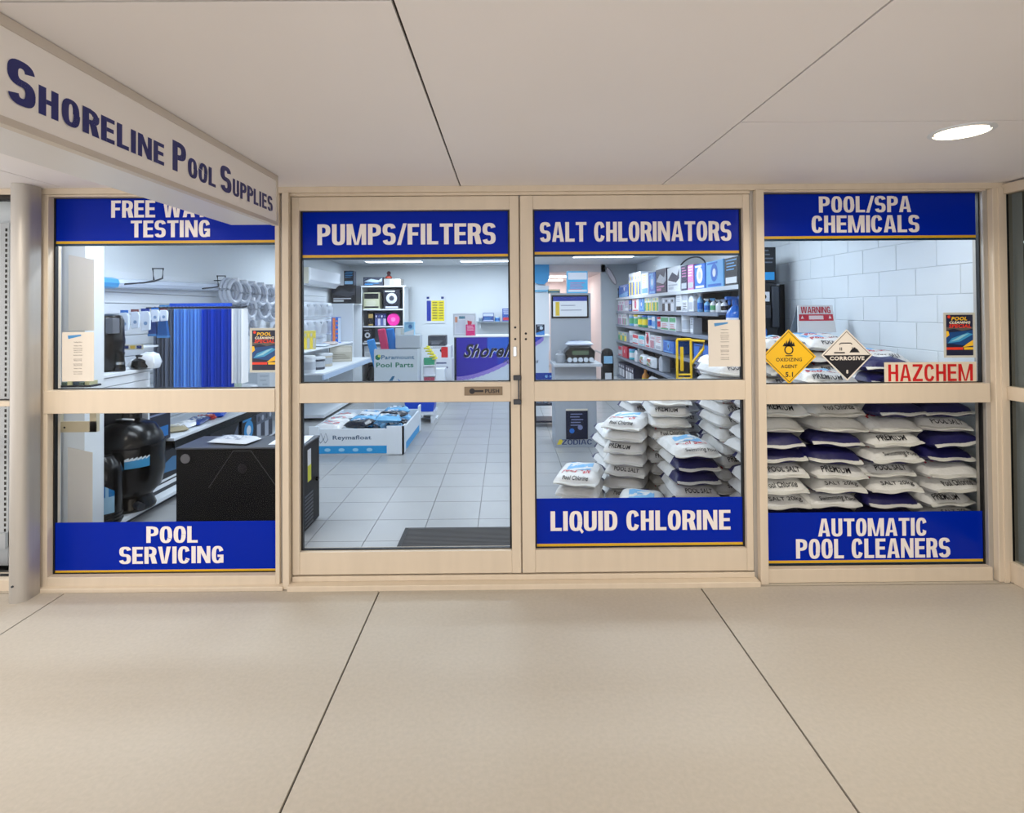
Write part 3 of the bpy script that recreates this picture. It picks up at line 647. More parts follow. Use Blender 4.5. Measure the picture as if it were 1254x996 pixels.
t = thing('pump_basket', 'low black strainer pot beside the pump housing', 'pool part', (-2.98, 1.17, 1.19)); MB().lathe([(.06, 0), (.09, .02), (.08, .07), (.05, .09), (.05, .1)], n=18).build('pot', BLACK, t, smooth=True); MB().lathe([(.055, .1), (.055, .115)], n=18).build('lid', DARKM, t)
carton('small olive and white box behind the strainer pot', 'box', (-3.3, 1.2, 1.19), .14, .05, .16, [(130, 136, 120), (200, 200, 190), (60, 60, 60)], style=4)
# clear packets hanging by the shelf
for i, (px, py, w, h, c) in enumerate(((152, 380, 11, 26, 0), (163, 379, 11, 24, 0), (174, 378, 12, 28, 0), (184, 377, 10, 18, 1), (193, 378, 10, 16, 0))):
    A = at(px - w / 2, py, 1.36); D = at(px + w / 2, py + h, 1.36)
    t = thing('hanging_packet', 'clear packet with %s hanging from a peg, %s from the pillar' % (('a white fitting', 'a blue card')[c], ORD[i]), 'packet', (A.x, 1.36 + .02 * i, D.z)); W = D.x - A.x; H = A.z - D.z
    s = MB(); s.prism([(W * .1, 0), (W * .95, H * .06), (W, H * .7), (W * .8, H * .9), (0, H * .88)], 0, .02).build('bag', mat('frosted_packet', (214, 224, 240), .2), t, bevel=.005)
    MB().box(W * .05, W * .85, .002, .012, H * .86, H).build('header_card', pc(((40, 110, 200), (120, 60, 60), (30, 60, 150))[i % 3]), t)
    MB().disc(W * .55, H * .35, W * .2, -.002, n=10).build('fitting', pc((120, 150, 190)), t)
for i, (px0, px1, py0, py1, col) in enumerate(((181, 191, 392, 411, (28, 58, 120)), (192, 205, 388, 413, (24, 84, 150)))):
    A = at(px0, py0, 1.5); D = at(px1, py1, 1.5); t = thing('folded_net', '%s blue folded net hanging left of the strips' % ('dark', 'mid')[i], 'net', (A.x, 1.5, D.z)); W = D.x - A.x; H = A.z - D.z
    MB().prism([(0, 0), (W * 1.05, 0), (W * .8, H), (W * .1, H)], 0, .03).build('netting', pc(col, .8), t, bevel=.004); MB().box(0, W * 1.05, -.003, .033, -.006, .014).build('hem', pc((70, 130, 190)), t)
t = thing('peg_shelf', 'short grey shelf with yellow and white price strip above the slatted shelf', 'shelf', (-3.578, 1.32, 1.35)); MB().box(0, .5, 0, .2, 0, .015).build('board', WHITE, t)
s = MB(); s.box(.16, .5, -.004, 0, -.012, .03); s.build('price_strip', pc((220, 214, 190)), t)
s = MB()
for i in range(6): s.rect(.17 + i * .055, .2 + i * .055 + .012, -.004, .022, -.0052, i % 2)
s.build('price_ticket', [pc((230, 190, 70)), pc((30, 50, 120))], t)
for i, (px, py) in enumerate(((167, 442), (180, 435))):
    A = at(px, py, 1.15 + .02 * i); packet('crumpled white plastic bag %s on the slatted shelf' % ('lying', 'standing at the end')[i], (A.x + .02, 1.17, 1.192), .15, .12, .08 + .05 * i, [(226, 232, 240), (200, 210, 226), (190, 204, 224)], seed=30 + i, name='plastic_bag', cat='bag')
# wire brackets and the long tube
for k, P in enumerate((((187, 329), (200, 329), (199, 341), (190, 344), (175, 346.5), (152, 348)), ((266, 338), (276, 338), (275.5, 349), (268, 351), (258, 352.5), (248, 353.5)))):
    W = [atX(px, py, -3.46) for px, py in P]; W.insert(0, atX(P[0][0] + 1.5, P[3][1] - 1, -3.46))
    o = thing('wire_bracket', 'grey bent wire bracket on the slat wall, %s the window edge' % ('nearer to', 'further from')[k], 'bracket', W[3])
    MB().tube([w - W[3] for w in W], .0085, 6).build('wire', DARKM, o, smooth=True)
    a = W[4] - W[3]; MB().tube([a, (-3.58 - W[3].x, a.y, a.z)], .007, 6).build('mount', DARKM, o)
A = atX(140, 347, -3.50); D = atX(283, 352.5, -3.50)
t = thing('wrapped_pole', 'long clear wrapped pole with blue ends lying on the wire brackets', 'pole', A)
MB().tube([(0, 0, 0), D - A], .045, 8).build('wrapping', mat('frosted_packet', (214, 224, 240), .2), t, smooth=True)
MB().tube([(0, -.25, 0), (0, 0, 0)], .05, 8).build('end_cap', pc((90, 170, 230), .3), t, smooth=True); MB().tube([D - A, D - A + Vector((0, .25, 0))], .05, 8).build('end_cap', pc((140, 190, 235), .3), t, smooth=True)

# hanging strips on their rail
RY = 2.12; RZ = at(240, 377, RY).z
t = thing('strip_rail', 'grey rail with a blue clip bar carrying the hanging strips', 'rail', (-3.578, RY, RZ))
e = at(303, 377, RY).x + 3.578
MB().tube([(0, 0, 0), (e - .05, 0, 0), (e, 0, .012)], .009, 8).build('rod', DARKM, t, smooth=True)
a, b = at(209, 373, RY).x + 3.578, at(283, 373, RY).x + 3.578
s = MB(); s.box(a - .1, a, -.02, .02, .012, .03, 1); s.box(a, b, -.02, .02, .012, .045, 0); s.build('clip_bar', [pc((20, 80, 200)), pc((70, 140, 200))], t)
kinds = [(188, 213, 5, (92, 100, 116), 'slate grey'), (213, 247, 8, (96, 150, 226), 'light blue'), (247, 283.5, 9, (10, 62, 190), 'royal blue'), (283.5, 300, 4, (222, 228, 236), 'white')]
for x0, x1, n, col, cn in kinds:
    for i in range(n):
        a = at(x0 + (x1 - x0) * i / n, 380, RY).x; b = at(x0 + (x1 - x0) * (i + 1) / n, 380, RY).x; w = b - a
        t = thing('hanging_strip', '%s strip hanging on the rail, %s of the %s ones from the left' % (cn, ORD[i], cn), 'hanging strip', ((a + b) / 2, RY, RZ), group='%s strips on the rail' % cn)
        H = .88 if cn != 'white' else .74
        c1 = col if (i % 3) else tuple(min(255, int(c * 1.14 + 8)) for c in col); dep = .03 + .01 * (i % 2)
        s = MB(); N = 6; prof = [(-w * .43, dep * 1.6), (-w * .3, -dep * .4), (-w * .05, -dep), (w * .12, -dep * .7), (w * .3, dep * .4), (w * .43, dep * 1.8)]
        rows = [(-.012 - H * q / 4, (.55, .9, 1.0, .95, 1.02)[q]) for q in range(5)]; vs = [(x * sc, y + .0 * q, z) for q, (z, sc) in enumerate(rows) for x, y in prof]; M = len(prof)
        vs += [(x, y + .004, z) for x, y, z in vs]; o_ = M * 5; fs = []
        for q in range(4):
            for k in range(M - 1):
                A_ = q * M + k; fs.append((A_, A_ + M, A_ + M + 1, A_ + 1)); fs.append((A_ + o_, A_ + 1 + o_, A_ + M + 1 + o_, A_ + M + o_))
        fs += [(q * M, q * M + o_, (q + 1) * M + o_, (q + 1) * M) for q in range(4)] + [(q * M + M - 1, (q + 1) * M + M - 1, (q + 1) * M + M - 1 + o_, q * M + M - 1 + o_) for q in range(4)]
        s.raw(vs, fs).build('strip', pc(c1, .38), t, smooth=True)
        MB().tube([(0, 0, -.02), (0, .0, .01), (0, -.012, .012)], .003, 5).build('hook', DARKM, t)
# hose coils
for i, (px, py, r) in enumerate(((280, 357, .15), (291, 358, .14), (302, 359, .14), (313, 361, .15), (324, 362, .14), (334, 363, .13), (300, 378, .13), (316, 379, .13), (330, 381, .14), (300, 400, .11), (290, 392, .11))):
    X = -3.38; W = atX(px + 3, py, X)
    t = thing('hose_coil', 'white corrugated hose coil hanging on the slat wall, %s along the %s row' % (ORD[i if i < 6 else (i - 6 if i < 9 else i - 9)], 'top' if i < 6 else ('middle' if i < 9 else 'low')), 'hose', W, group='white hose coils on the slat wall')
    s = MB()
    for q in range(3):
        n = 30; pts = [((q - 1) * .045 , r * (1 - .06 * q) * math.cos(2 * math.pi * j / n) * .9, r * (1 - .06 * q) * math.sin(2 * math.pi * j / n)) for j in range(n)]
        pts = [(x + (.15 + .12 * (i % 3)) * y, y, z) for x, y, z in pts]
        s.tube(pts, .024, 7, closed=True)
    s.build('coil', pc((212, 218, 230), .35), t, smooth=True)
    MB().tube([(-.21, 0, r * .9), (0, 0, r * .9)], .006, 5).build('peg', DARKM, t)
    MB().box(-.09, .09, -.02, .03, r * .80, r * 1.12).build('wrap_band', pc((236, 238, 244), .3), t)
# low gondola along the left wall
t = thing('low_gondola', 'long low white shelf run with a black front edge along the left wall', 'shelf', (-3.578, 1.62, 0))
MB().box(0, .58, 0, 3.0, .49, .515).build('shelf_board', WHITE, t, bevel=.002); MB().box(.565, .585, 0, 3.0, .42, .49).build('front_edge', BLACK, t); MB().box(0, .54, 2.98, 3.0, 0, .49).build('end_panel', WHITE, t)
MB().box(0, .56, .5, 2.98, .06, .085).build('base_board', WHITE, t)
def facex(label, cat, px, X, z, w, d, h, cols, style, **k):
    """carton whose front looks towards +x (into the aisle), near edge seen at px"""
    y = X * -1 * 670 / (CX - px) - 3.35 if X < 0 else X * 670 / (px - CX) - 3.35
    return carton(label, cat, (X, y + w / 2, z), w, d, h, cols, R(90) if X < 0 else R(-90), style, **k)
facex('tall navy carton with small white print on the low shelf', 'box', 176, -3.05, .515, .42, .3, .42, [(24, 28, 48), (120, 130, 160), (30, 110, 180)], 4)
CWD = (.85, .6, .34, .45)
for i, (px, st, lab, cols) in enumerate(((186, 6, 'black carton with white swoosh and blue picture under the low shelf', [(16, 20, 30), (60, 110, 150), (225, 228, 232)]), (262, 6, 'black carton with pale lettering under the low shelf, second along', [(18, 20, 28), (90, 100, 120), (200, 205, 215)]), (300, 1, 'black and blue carton under the low shelf, third along', [(16, 20, 30), (50, 140, 200), (220, 225, 230)]), (318, 5, 'grey patterned carton under the low shelf, furthest from the window', [(90, 96, 112), (170, 176, 190), (50, 54, 70)]))):
    facex(lab, 'box', px, -3.0, .09 if i == 0 else .086, CWD[i], .45, .34, cols, st)
for i, (px, py, w, c, lab) in enumerate(((226, 517, .26, (225, 230, 236), 'white open packet on the low shelf'), (238, 512, .4, (24, 60, 130), 'navy pool brush on the low shelf'), (262, 504, .3, (30, 90, 210), 'bright blue brush head on the low shelf'), (250, 521, .14, (200, 60, 50), 'small red and white card on the low shelf'), (212, 527, .25, (170, 160, 130), 'brown and white leaflet pile on the low shelf'))):
    P_ = atX(px, py, -3.2); packet(lab, (-3.18, P_.y, .516), .2, w, .05, [c, tuple(min(255, q + 30) for q in c), (220, 225, 230)], seed=i, rz=R(10 * i), name='packet', cat='packet')
carton('white plastic crate on the slat wall ledge behind the poster', 'box', (-3.2, 3.9, .515), .5, .3, .34, [(214, 220, 226), (190, 198, 206), (236, 238, 240)], 0, 3, name='storage_crate')
tub('tall pale green tub on the low shelf near the white strips', (-3.2, 3.0, .515), .13, .5, [(205, 214, 205), (190, 205, 190), (220, 226, 224)])
tub('white round tub on the low shelf behind the window poster', (-3.25, 4.4, .515), .17, .33, [(222, 226, 230), (200, 208, 216), (230, 234, 238)])
tub('short white tub on the low shelf below the white strips', (-3.2, 3.38, .515), .14, .24, [(222, 226, 230), (80, 90, 100), (210, 214, 220)])

# ---- black cabinet behind the glass
t = thing('black_cabinet', 'black metal heater cabinet with a thin chevron crease behind the left window', 'cabinet', (-2.43, .70, 0))
W, D_, H = .925, .37, .655
MB().box(0, W, 0, D_, .01, H - .012).build('body', BLACKM, t, bevel=.004); MB().box(-.004, W + .004, -.006, D_ + .004, H - .012, H).build('top_panel', mat('cabinet_top', (74, 78, 86), .4), t, bevel=.003)
MB().lathe([(.034, -.008), (.034, 0)], .07, 0, 20, axis='y', z=.575).build('badge', mat('badge_grey', (120, 120, 124), .3, .5), t)
MB().tube([(.24, -.001, .36), (.42, -.001, .628), (.55, -.001, .628), (.74, -.001, .36)], .0022, 5).build('crease', mat('cabinet_edge', (52, 54, 58), .35), t)
MB().lathe([(.035, -.002), (.03, .0)], .485, 0, 18, axis='y', z=.50).build('port', mat('port_black', (4, 4, 5), .3), t)
MB().box(W, W + .0015, .11, .18, .36, .60).build('warning_label', pc((220, 220, 224)), t); MB().box(W + .0015, W + .003, .11, .18, .36, .48).build('yellow_label', pc((206, 206, 30)), t)
v = MB()
for k in range(9): v.box(W, W + .004, .04, .22, .03 + k * .028, .045 + k * .028)
v.build('side_vent', DARKM, t); MB().lathe([(.016, 0), (.016, .02)], 0, .30, 12, axis='x', z=.33).build('knob', BLACK, t, loc=(W, 0, 0))
packet('grey and white padded envelope lying on the black cabinet', (-2.08, .87, .656), .2, .34, .035, [(196, 200, 206), (206, 210, 214), (150, 156, 166)], rz=R(78), seed=5, name='padded_envelope', cat='envelope')
t = thing('document', 'white printed sheet lying on the right end of the black cabinet', 'paper', (-1.78, .76, .656), R(4)); MB().box(0, .26, 0, .27, 0, .003).build('sheet', pc((226, 230, 234)), t)
s = MB(); [s.face([(.03, .03 + k * .04, .0035), (.22 - .02 * (k % 2), .03 + k * .04, .0035), (.22 - .02 * (k % 2), .04 + k * .04, .0035), (.03, .04 + k * .04, .0035)]) for k in range(6)]; s.build('print', pc((90, 100, 120)), t)

# ---- display bin
t = thing('display_bin', 'white and cyan cardboard bin full of packets in the middle of the shop', 'display bin', (-2.25, 2.95, 0))
CY_ = pc((30, 150, 214)); CW = pc((218, 226, 234))
W, D_, H = 1.07, 1.25, .30
def wall(x0, x1, y0, y1, nm='side_wall'):
    MB().box(x0, x1, y0, y1, .02, H * .36).build('cyan_band', CY_, t); MB().box(x0, x1, y0, y1, H * .36, H).build(nm, CW, t)
wall(0, W - .17, 0, .02); wall(0, .02, .02, D_); wall(.02, W, D_ - .02, D_); wall(W - .02, W, .12, D_ - .02)
MB().box(W - .19, W + .005, -.008, .012, .01, H + .03).box(W - .015, W + .005, -.008, .13, .01, H + .03).build('corner_post', CW, t); MB().box(-.01, .1, -.008, .012, .01, H + .03).build('corner_post', CW, t); MB().box(W - .015, W + .006, D_ - .12, D_ + .01, .01, H + .06).build('corner_post', CW, t)
MB().box(.01, W - .01, .01, D_ - .01, 0, .08).build('bin_floor', CW, t)
s = MB(); s.txt('Reymafloat', .26, .165, .062, -.001, 0, bold=.015, w=.44)
s.build('lettering', pc((50, 80, 110)), t); s = MB()
for dx in (.0, .055): s.tube([(.12 + dx, -.001, .14), (.10 + dx, -.001, .18), (.125 + dx, -.001, .255), (.15 + dx, -.001, .18), (.12 + dx, -.001, .14)], .003, 4)
s.build('drop_logo', pc((50, 80, 110)), t)
s = MB()
for i in range(4): s.disc(.2 + i * .16, .062, .02, -.001, 0, 12, rx=.035)
s.build('icon', pc((150, 205, 235)), t)
rr = random.Random(3); cols = [((222, 230, 238), (60, 150, 210), (200, 210, 225)), ((24, 30, 44), (225, 230, 238), (60, 150, 210)), ((120, 185, 230), (230, 236, 242), (24, 40, 70)), ((226, 228, 230), (150, 160, 176), (210, 120, 120))]
names = ['white and blue', 'black and white', 'sky blue', 'white and grey']
k = 0
for lv in range(3):
    for j in range(4 - lv // 2):
        for i in range(3):
            ci_ = (3 if lv > 1 else 0) if i == 0 else ((1 if (j + lv) % 2 else 2) if i == 2 else (2, 0, 1)[(j + lv) % 3])
            packet('%s packet, %s layer of the display bin, %s row from the front, %s' % (names[ci_], ('top', 'middle', 'bottom')[2 - lv], ORD[j], ('left', 'middle', 'right')[i]), (-2.08 + i * .34, 3.12 + j * .27 + lv * .03, .085 + lv * (.085 + .012 * (i == 2)) + (.03 * i if lv == 2 else 0)), .3, .25, .08, cols[ci_], rz=R(rr.uniform(-25, 25)), seed=k, tilt=(R(rr.uniform(-4, 6)), R(rr.uniform(-5, 5))))
            k += 1
t = thing('blue_crate', 'bright blue plastic tub on a low white stand behind the display bin', 'tub', (-1.28, 4.75, .16)); MB().prism([(-.2, 0), (.2, 0), (.23, .18), (-.23, .18)], 0, .3).build('body', pc((16, 70, 200), .3), t, bevel=.01); MB().box(-.245, .245, -.015, .315, .165, .19).build('rim', pc((20, 84, 214), .3), t, bevel=.004)
t = thing('low_stand', 'low white stand under the blue tub', 'stand', (-1.28, 4.7, 0)); MB().box(-.22, .22, 0, .4, .12, .16).build('top', WHITE, t); 
for x in (-.2, .17): MB().box(x, x + .03, .02, .38, 0, .12).build('leg', WHITE, t)

# ---- Paramount carton and things by it
Yp = 4.8; a = at(458, 428, Yp); b = at(511, 428, Yp); zt = a.z; w = b.x - a.x
t = thing('display_carton', 'tall pale grey carton reading Paramount Pool Parts with foam boards standing in it', 'display box', (a.x, Yp, 0))
CG = pc((204, 214, 220))
MB().box(0, w, 0, .012, 0, zt).build('front_panel', CG, t); MB().box(0, .012, .012, .4, 0, zt).build('side_panel', CG, t); MB().box(w - .012, w, .012, .4, 0, zt).build('side_panel', CG, t); MB().box(.012, w - .012, .39, .4, 0, zt + .22).build('back_panel', CG, t); MB().box(.012, w - .012, .012, .39, .45, .47).build('inner_shelf', CG, t)
MB().box(.3, w + .02, .1, .38, zt + .01, zt + .2).build('upper_tray', pc((190, 200, 208)), t)
s = MB(); s.txt('Paramount', w * .17, zt - .15, .062, -.001, 0, w=w * .76, bold=.015); s.build('lettering', pc((30, 100, 140)), t); s = MB(); s.disc(w * .09, zt - .12, .04, -.001, 1, 14); s.disc(w * .12, zt - .10, .022, -.002, 2, 10); s.build('logo', [pc((30, 100, 140)), pc((20, 120, 90)), pc((220, 220, 90))], t); s = MB()
s.txt('Pool Parts', w * .05, zt - .27, .072, -.001, 1, w=w * .86, bold=.025); s.build('lettering', [pc((30, 100, 140)), pc((20, 120, 90))], t); s = MB()
s.face([(w * .2, -.001, zt - .6), (w * .42, -.001, zt - .4), (w * .48, -.001, zt - .4), (w * .4, -.001, zt - .5), (w * .3, -.001, zt - .6)], 0); s.face([(w * .55, -.001, zt - .44), (w * .85, -.001, zt - .6), (w * .6, -.001, zt - .6)], 3)
s.build('printed_picture', [pc((30, 100, 140)), pc((20, 120, 90)), pc((220, 220, 90)), pc((60, 120, 200))], t)
for i, (x, lean, c, nm) in enumerate(((.08, -.26, (60, 150, 225), 'light blue'), (.18, -.16, (214, 60, 110), 'pink'), (.27, -.13, (40, 130, 215), 'mid blue'))):
    o = thing('foam_board', '%s foam board leaning out of the Paramount carton' % nm, 'foam board', (a.x + x, Yp + .09 + .06 * i, .471)); hh = (.78, .92, .92)[i]
    MB().box(-.06, .06, 0, .045, 0, hh).build('board', pc(c, .7), o, bevel=.02); o.rotation_euler = (0, lean, 0); o.location.x += .04
carton('light blue and white box standing on the tray behind the foam boards', 'box', (a.x + .50, Yp + .13, zt + .2), .15, .1, .2, [(150, 205, 235), (230, 236, 240), (60, 120, 180)], 0, 2)
carton('long white and beige box lying on the tray behind the foam boards', 'box', (a.x + .39, Yp + .25, zt + .2), .25, .08, .1, [(214, 210, 196), (226, 228, 226), (150, 150, 140)], 0, 3)
o = thing('coiled_hose', 'bright yellow coiled hose hanging right of the Paramount carton', 'hose', (b.x + .06, Yp + .3, .98))
s = MB(); s.tube([(.03 + .004 * i + .05 * math.sin(i * .9), .05 * math.cos(i * .9), .12 - .006 * i) for i in range(34)], .012, 6); s.build('coil', pc((230, 220, 60)), o, smooth=True)
t = thing('brochure_stand', 'white wire brochure stand with blue leaflets between carton and counter', 'stand', (b.x + .04, Yp + .2, 0)); MB().box(0, .2, .1, .12, 0, .92).build('back', WHITE, t); MB().box(-.02, .22, .0, .22, 0, .02).build('foot', WHITE, t)
for i in range(5):
    MB().box(.01, .19, .02, .1, .2 + .15 * i, .22 + .15 * i).build('pocket', WHITE, t); MB().box(.02, .18, .05, .07, .22 + .15 * i, .33 + .15 * i).build('leaflet', pc([(40, 90, 190), (220, 224, 230), (180, 70, 90), (225, 228, 235), (60, 160, 120)][i]), t)

# ---- white boxes stack left of the counter
Yc = 6.8
a = at(531, 440, Yc); b = at(552, 440, Yc); carton('white appliance carton at the bottom of the stack left of the counter', 'box', ((a.x + b.x) / 2, Yc, 0), b.x - a.x + .04, .4, a.z, [(216, 220, 228), (90, 96, 130), (190, 195, 205)], 0, 4)
z1 = a.z; a = at(525, 424, Yc); b = at(552, 424, Yc); t = carton('white carton with a red end panel in the stack left of the counter', 'box', ((a.x + b.x) / 2, Yc, z1), b.x - a.x, .4, a.z - z1, [(222, 226, 232), (222, 226, 232), (40, 44, 52)], 0, 2)
MB().box(.03, .15, -.004, -.001, .03, a.z - z1 - .02).build('red_panel', pc((206, 30, 36)), t)
carton('flat charcoal carton on top of the stack left of the counter', 'box', ((a.x + b.x) / 2 - .06, Yc + .02, a.z), .32, .36, .19, [(58, 62, 72), (58, 62, 72), (150, 155, 165)], 0, 0)
t = thing('small_printer', 'white desktop device with buttons standing in front of the cartons', 'printer', (a.x + .12, Yc - .42, 0)); MB().box(-.12, .22, 0, .3, .32, .62).build('body', WHITE, t, bevel=.01); MB().box(-.1, .2, .02, .28, 0, .32).build('stand', WHITE, t); MB().box(.0, .03, -.003, 0, .42, .52).build('panel', DARKM, t)

# ---- counter
a = at(557, 411, 7.45); xl = a.x; xr = at(672, 411, 7.45).x; t = thing('service_counter', 'white service counter with a blue and violet Shoreline front', 'counter', (xl, 7.45, 0)); w = xr - xl; H = 1.15
MB().box(0, w, .01, .6, 0, H - .03).build('body', WHITE, t); MB().box(-.03, w + .03, -.02, .64, H - .03, H).build('top', WHITE, t, bevel=.004); MB().box(-.015, .03, .0, .02, 0, H - .03).build('dark_edge', pc((24, 28, 50)), t)
s = MB(); n = 18; s.rect(.03, w, 0, H - .03, .006, 3)
def sw_(x): return H * (.30 + .62 * ((x - .03) / w) ** 1.7 * 1.25)
for i in range(n):
    x0 = .03 + (w - .03) * i / n; x1 = .03 + (w - .03) * (i + 1) / n; t0, t1 = min(H - .03, sw_(x0)), min(H - .03, sw_(x1))
    if t0 < H - .031:
        s.face([(x0, .004, t0), (x1, .004, t1), (x1, .004, H - .03), (x0, .004, H - .03)], 0 if i > 5 else 1)
        s.face([(x0, .003, t0), (x1, .003, t1), (x1, .003, min(H - .03, t1 + .22)), (x0, .003, min(H - .03, t0 + .3))], 1 if i < 8 else 4)
        s.face([(x0, .002, t0 - .09), (x1, .002, t1 - .07), (x1, .002, t1), (x0, .002, t0)], 2)
s.build('printed_front', [pc((28, 96, 210)), pc((40, 30, 170)), pc((150, 130, 215)), pc((206, 218, 232)), pc((30, 60, 190))], t)
s = MB(); s.txt('Shoreline', .16, .72, .27, -.0, 0, w=1.3, bold=.03, shear=.45); s.build('lettering', pc((16, 20, 40)), t)
s = MB(); s.txt('Shoreline', .168, .715, .27, .001, 0, w=1.3, bold=.045, shear=.45); s.txt('Pool Supplies', .95, .58, .1, .0015, 1, w=.7, bold=.01, shear=.4); s.build('lettering_outline', [pc((236, 240, 246)), pc((60, 70, 90))], t)
a = at(553, 411, 7.6); b = at(581, 384, 7.6); t = thing('notice_board', 'white framed board with papers standing on the left end of the counter', 'board', (a.x + .03, 7.6, 1.15)); w = b.x - a.x; h = b.z - 1.15
MB().box(0, w, 0, .03, 0, h).build('frame', pc((206, 210, 216)), t, bevel=.004); MB().box(.03, w - .03, -.004, 0, .03, h - .03).build('backing', pc((226, 228, 236)), t)
s = MB(); s.rect(.04, .09, h * .6, h * .85, -.006, 0); s.rect(.12, .24, h * .76, h * .88, -.006, 1); s.rect(.06, .25, h * .1, h * .7, -.0055, 2); s.build('paper', [pc((220, 150, 120)), pc((90, 140, 160)), pc((210, 214, 226))], t)
t = thing('card_holder', 'pink card display on the counter in front of the white board', 'card', (a.x + .38, 7.56, 1.15)); MB().box(-.09, .09, 0, .03, 0, .22).build('card', pc((222, 40, 120)), t); s = MB(); marks(s, .18, .22, -.001, 0, 4, z0=.4, z1=.9, n=3); s.build('print', pc((240, 210, 225)), t)
MB().prism([(-.05, .22), (.02, .22), (.03, .28), (-.06, .30)], 0, .01).build('topper', pc((214, 60, 80)), t)
carton('dark navy box with a blue picture at the right end of the counter', 'box', (xr - .16, 7.55, 1.15), .17, .08, .21, [(16, 26, 52), (60, 130, 200), (200, 215, 230)], 0, 2)
# back wall
a = at(521, 396, 9.27); b = at(545, 365, 9.27)
t = thing('wall_poster', 'yellow and blue poster pinned to the white back wall', 'poster', (a.x, 9.28, a.z)); w = b.x - a.x; h = b.z - a.z
MB().box(0, w, 0, .012, 0, h).build('sheet', pc((225, 230, 236)), t); s = MB(); s.rect(.03, w * .28, .05, h - .06, -.001, 0); s.rect(w * .3, w - .02, .05, h - .06, -.001, 1)
for i in range(7): s.rect(w * .36, w * .6, .1 + i * .06, .13 + i * .06, -.002, 2); s.rect(w * .68, w * .9, .1 + i * .06, .125 + i * .06, -.002, 2)
s.build('print', [pc((24, 50, 160)), pc((240, 220, 40)), pc((150, 140, 60))], t)
for x in (.03, w - .09): MB().box(x, x + .06, -.01, 0, h - .02, h + .03).build('clip', pc((40, 60, 130)), t)
a = at(583, 395, 9.0); t = thing('wall_shelf', 'small grey shelf on the back wall above the counter', 'shelf', (a.x, 9.0, a.z)); MB().box(0, 1.1, 0, .298, 0, .02).build('board', mat('shelf_grey', (150, 160, 170), .4), t); MB().box(.08, .1, .05, .298, -.12, 0).box(1.0, 1.02, .05, .298, -.12, 0).build('bracket', WHITE, t)
zs = a.z + .02; carton('blue and white box on the wall shelf', 'box', (at(598, 390, 9.05).x, 9.05, zs), .25, .1, .19, [(40, 60, 130), (190, 200, 225), (90, 160, 220)], 0, 0); carton('taller blue and red box on the wall shelf', 'box', (at(620, 390, 9.05).x + .02, 9.05, zs), .22, .1, .29, [(60, 90, 170), (226, 230, 238), (200, 60, 70)], 0, 4)
tub('small grey pot at the left end of the wall shelf', (at(589, 390, 9.05).x, 9.12, zs), .05, .09, [(150, 160, 170), (120, 140, 160), (200, 205, 210)]); tub('small blue pot between the boxes on the wall shelf', (at(609, 390, 9.05).x, 9.12, zs), .06, .1, [(90, 160, 225), (60, 110, 180), (200, 215, 230)])
a = at(652, 350, 9.2); b = at(672.5, 324, 9.2); t = thing('wall_poster', 'sky blue poster with a curved lower edge on the back wall by the corridor', 'poster', (a.x, 9.2, a.z)); w = b.x - a.x; h = b.z - a.z
MB().prism([(0, .12), (w * .3, .04), (w * .7, .03), (w * .93, .1), (w, .2), (w, h), (0, h)], 0, .09).build('panel', pc((70, 165, 225)), t); MB().box(0, w, 0, .09, -.14, -.10).build('stripe', pc((110, 185, 225)), t)
MB().box(-.02, w, .06, .095, -1.5, .0).build('white_panel', WHITE, t)

# ---- back left shelving unit
Yb = 8.6; a = at(441, 350, Yb); b = at(495, 350, Yb); xl = a.x; w = b.x - a.x
t = thing('shelving_unit', 'grey and white open shelving unit in the back left corner', 'shelving', (xl, Yb, 0)); MB().box(0, w, .55, .57, 0, 2.2).build('back', mat('unit_grey', (120, 128, 140), .6), t)
for x in (0, w - .03): MB().box(x, x + .03, 0, .55, 0, 2.2).build('side', WHITE, t)
SZ = [at(460, py, Yb).z for py in (350, 378.5, 399.5, 420, 442)]
for z in SZ: MB().box(-.02 if z > 2 else .03, w + .04 if z > 2 else w - .03, -.01, .55, z - .03, z).build('shelf', WHITE, t, bevel=.002)
for lab, px0, px1, lv, h, cols, st in (('white box with a blue lower band on the top shelf of the corner unit', 445, 469, 0, .19, [(60, 66, 84), (200, 220, 235), (70, 150, 215)], 6), ('beige and grey box on the top shelf of the corner unit', 470.5, 491, 0, .15, [(190, 182, 172), (160, 160, 160), (225, 225, 225)], 3), ('cream box with a black picture in the corner unit', 445.5, 464.5, 1, .36, [(196, 198, 168), (24, 28, 34), (230, 230, 220)], 0), ('black box with a white disc in the corner unit', 470, 489.5, 1, .42, [(26, 30, 44), (206, 210, 220), (60, 66, 80)], 1), ('slim black box on the third shelf of the corner unit', 451, 457, 2, .28, [(18, 18, 22), (180, 150, 90), (60, 60, 70)], 0), ('navy patterned tin on the third shelf of the corner unit', 459, 473, 2, .27, [(30, 36, 90), (90, 100, 160), (200, 200, 220)], 5), ('black framed box on the fourth shelf of the corner unit', 445, 455, 3, .3, [(30, 34, 44), (200, 205, 212), (20, 24, 40)], 1), ('pale carton on the fifth shelf of the corner unit', 446, 462, 4, .32, [(200, 206, 212), (180, 186, 192), (160, 166, 172)], 0)):
    A = at(px0, 400, Yb + .03); D = at(px1, 400, Yb + .03); A.x = max(A.x, xl + .035); D.x = min(D.x, xl + w - .035); carton(lab, 'box', ((A.x + D.x) / 2, Yb + .03, SZ[lv]), D.x - A.x, .3, h, cols, 0, st)
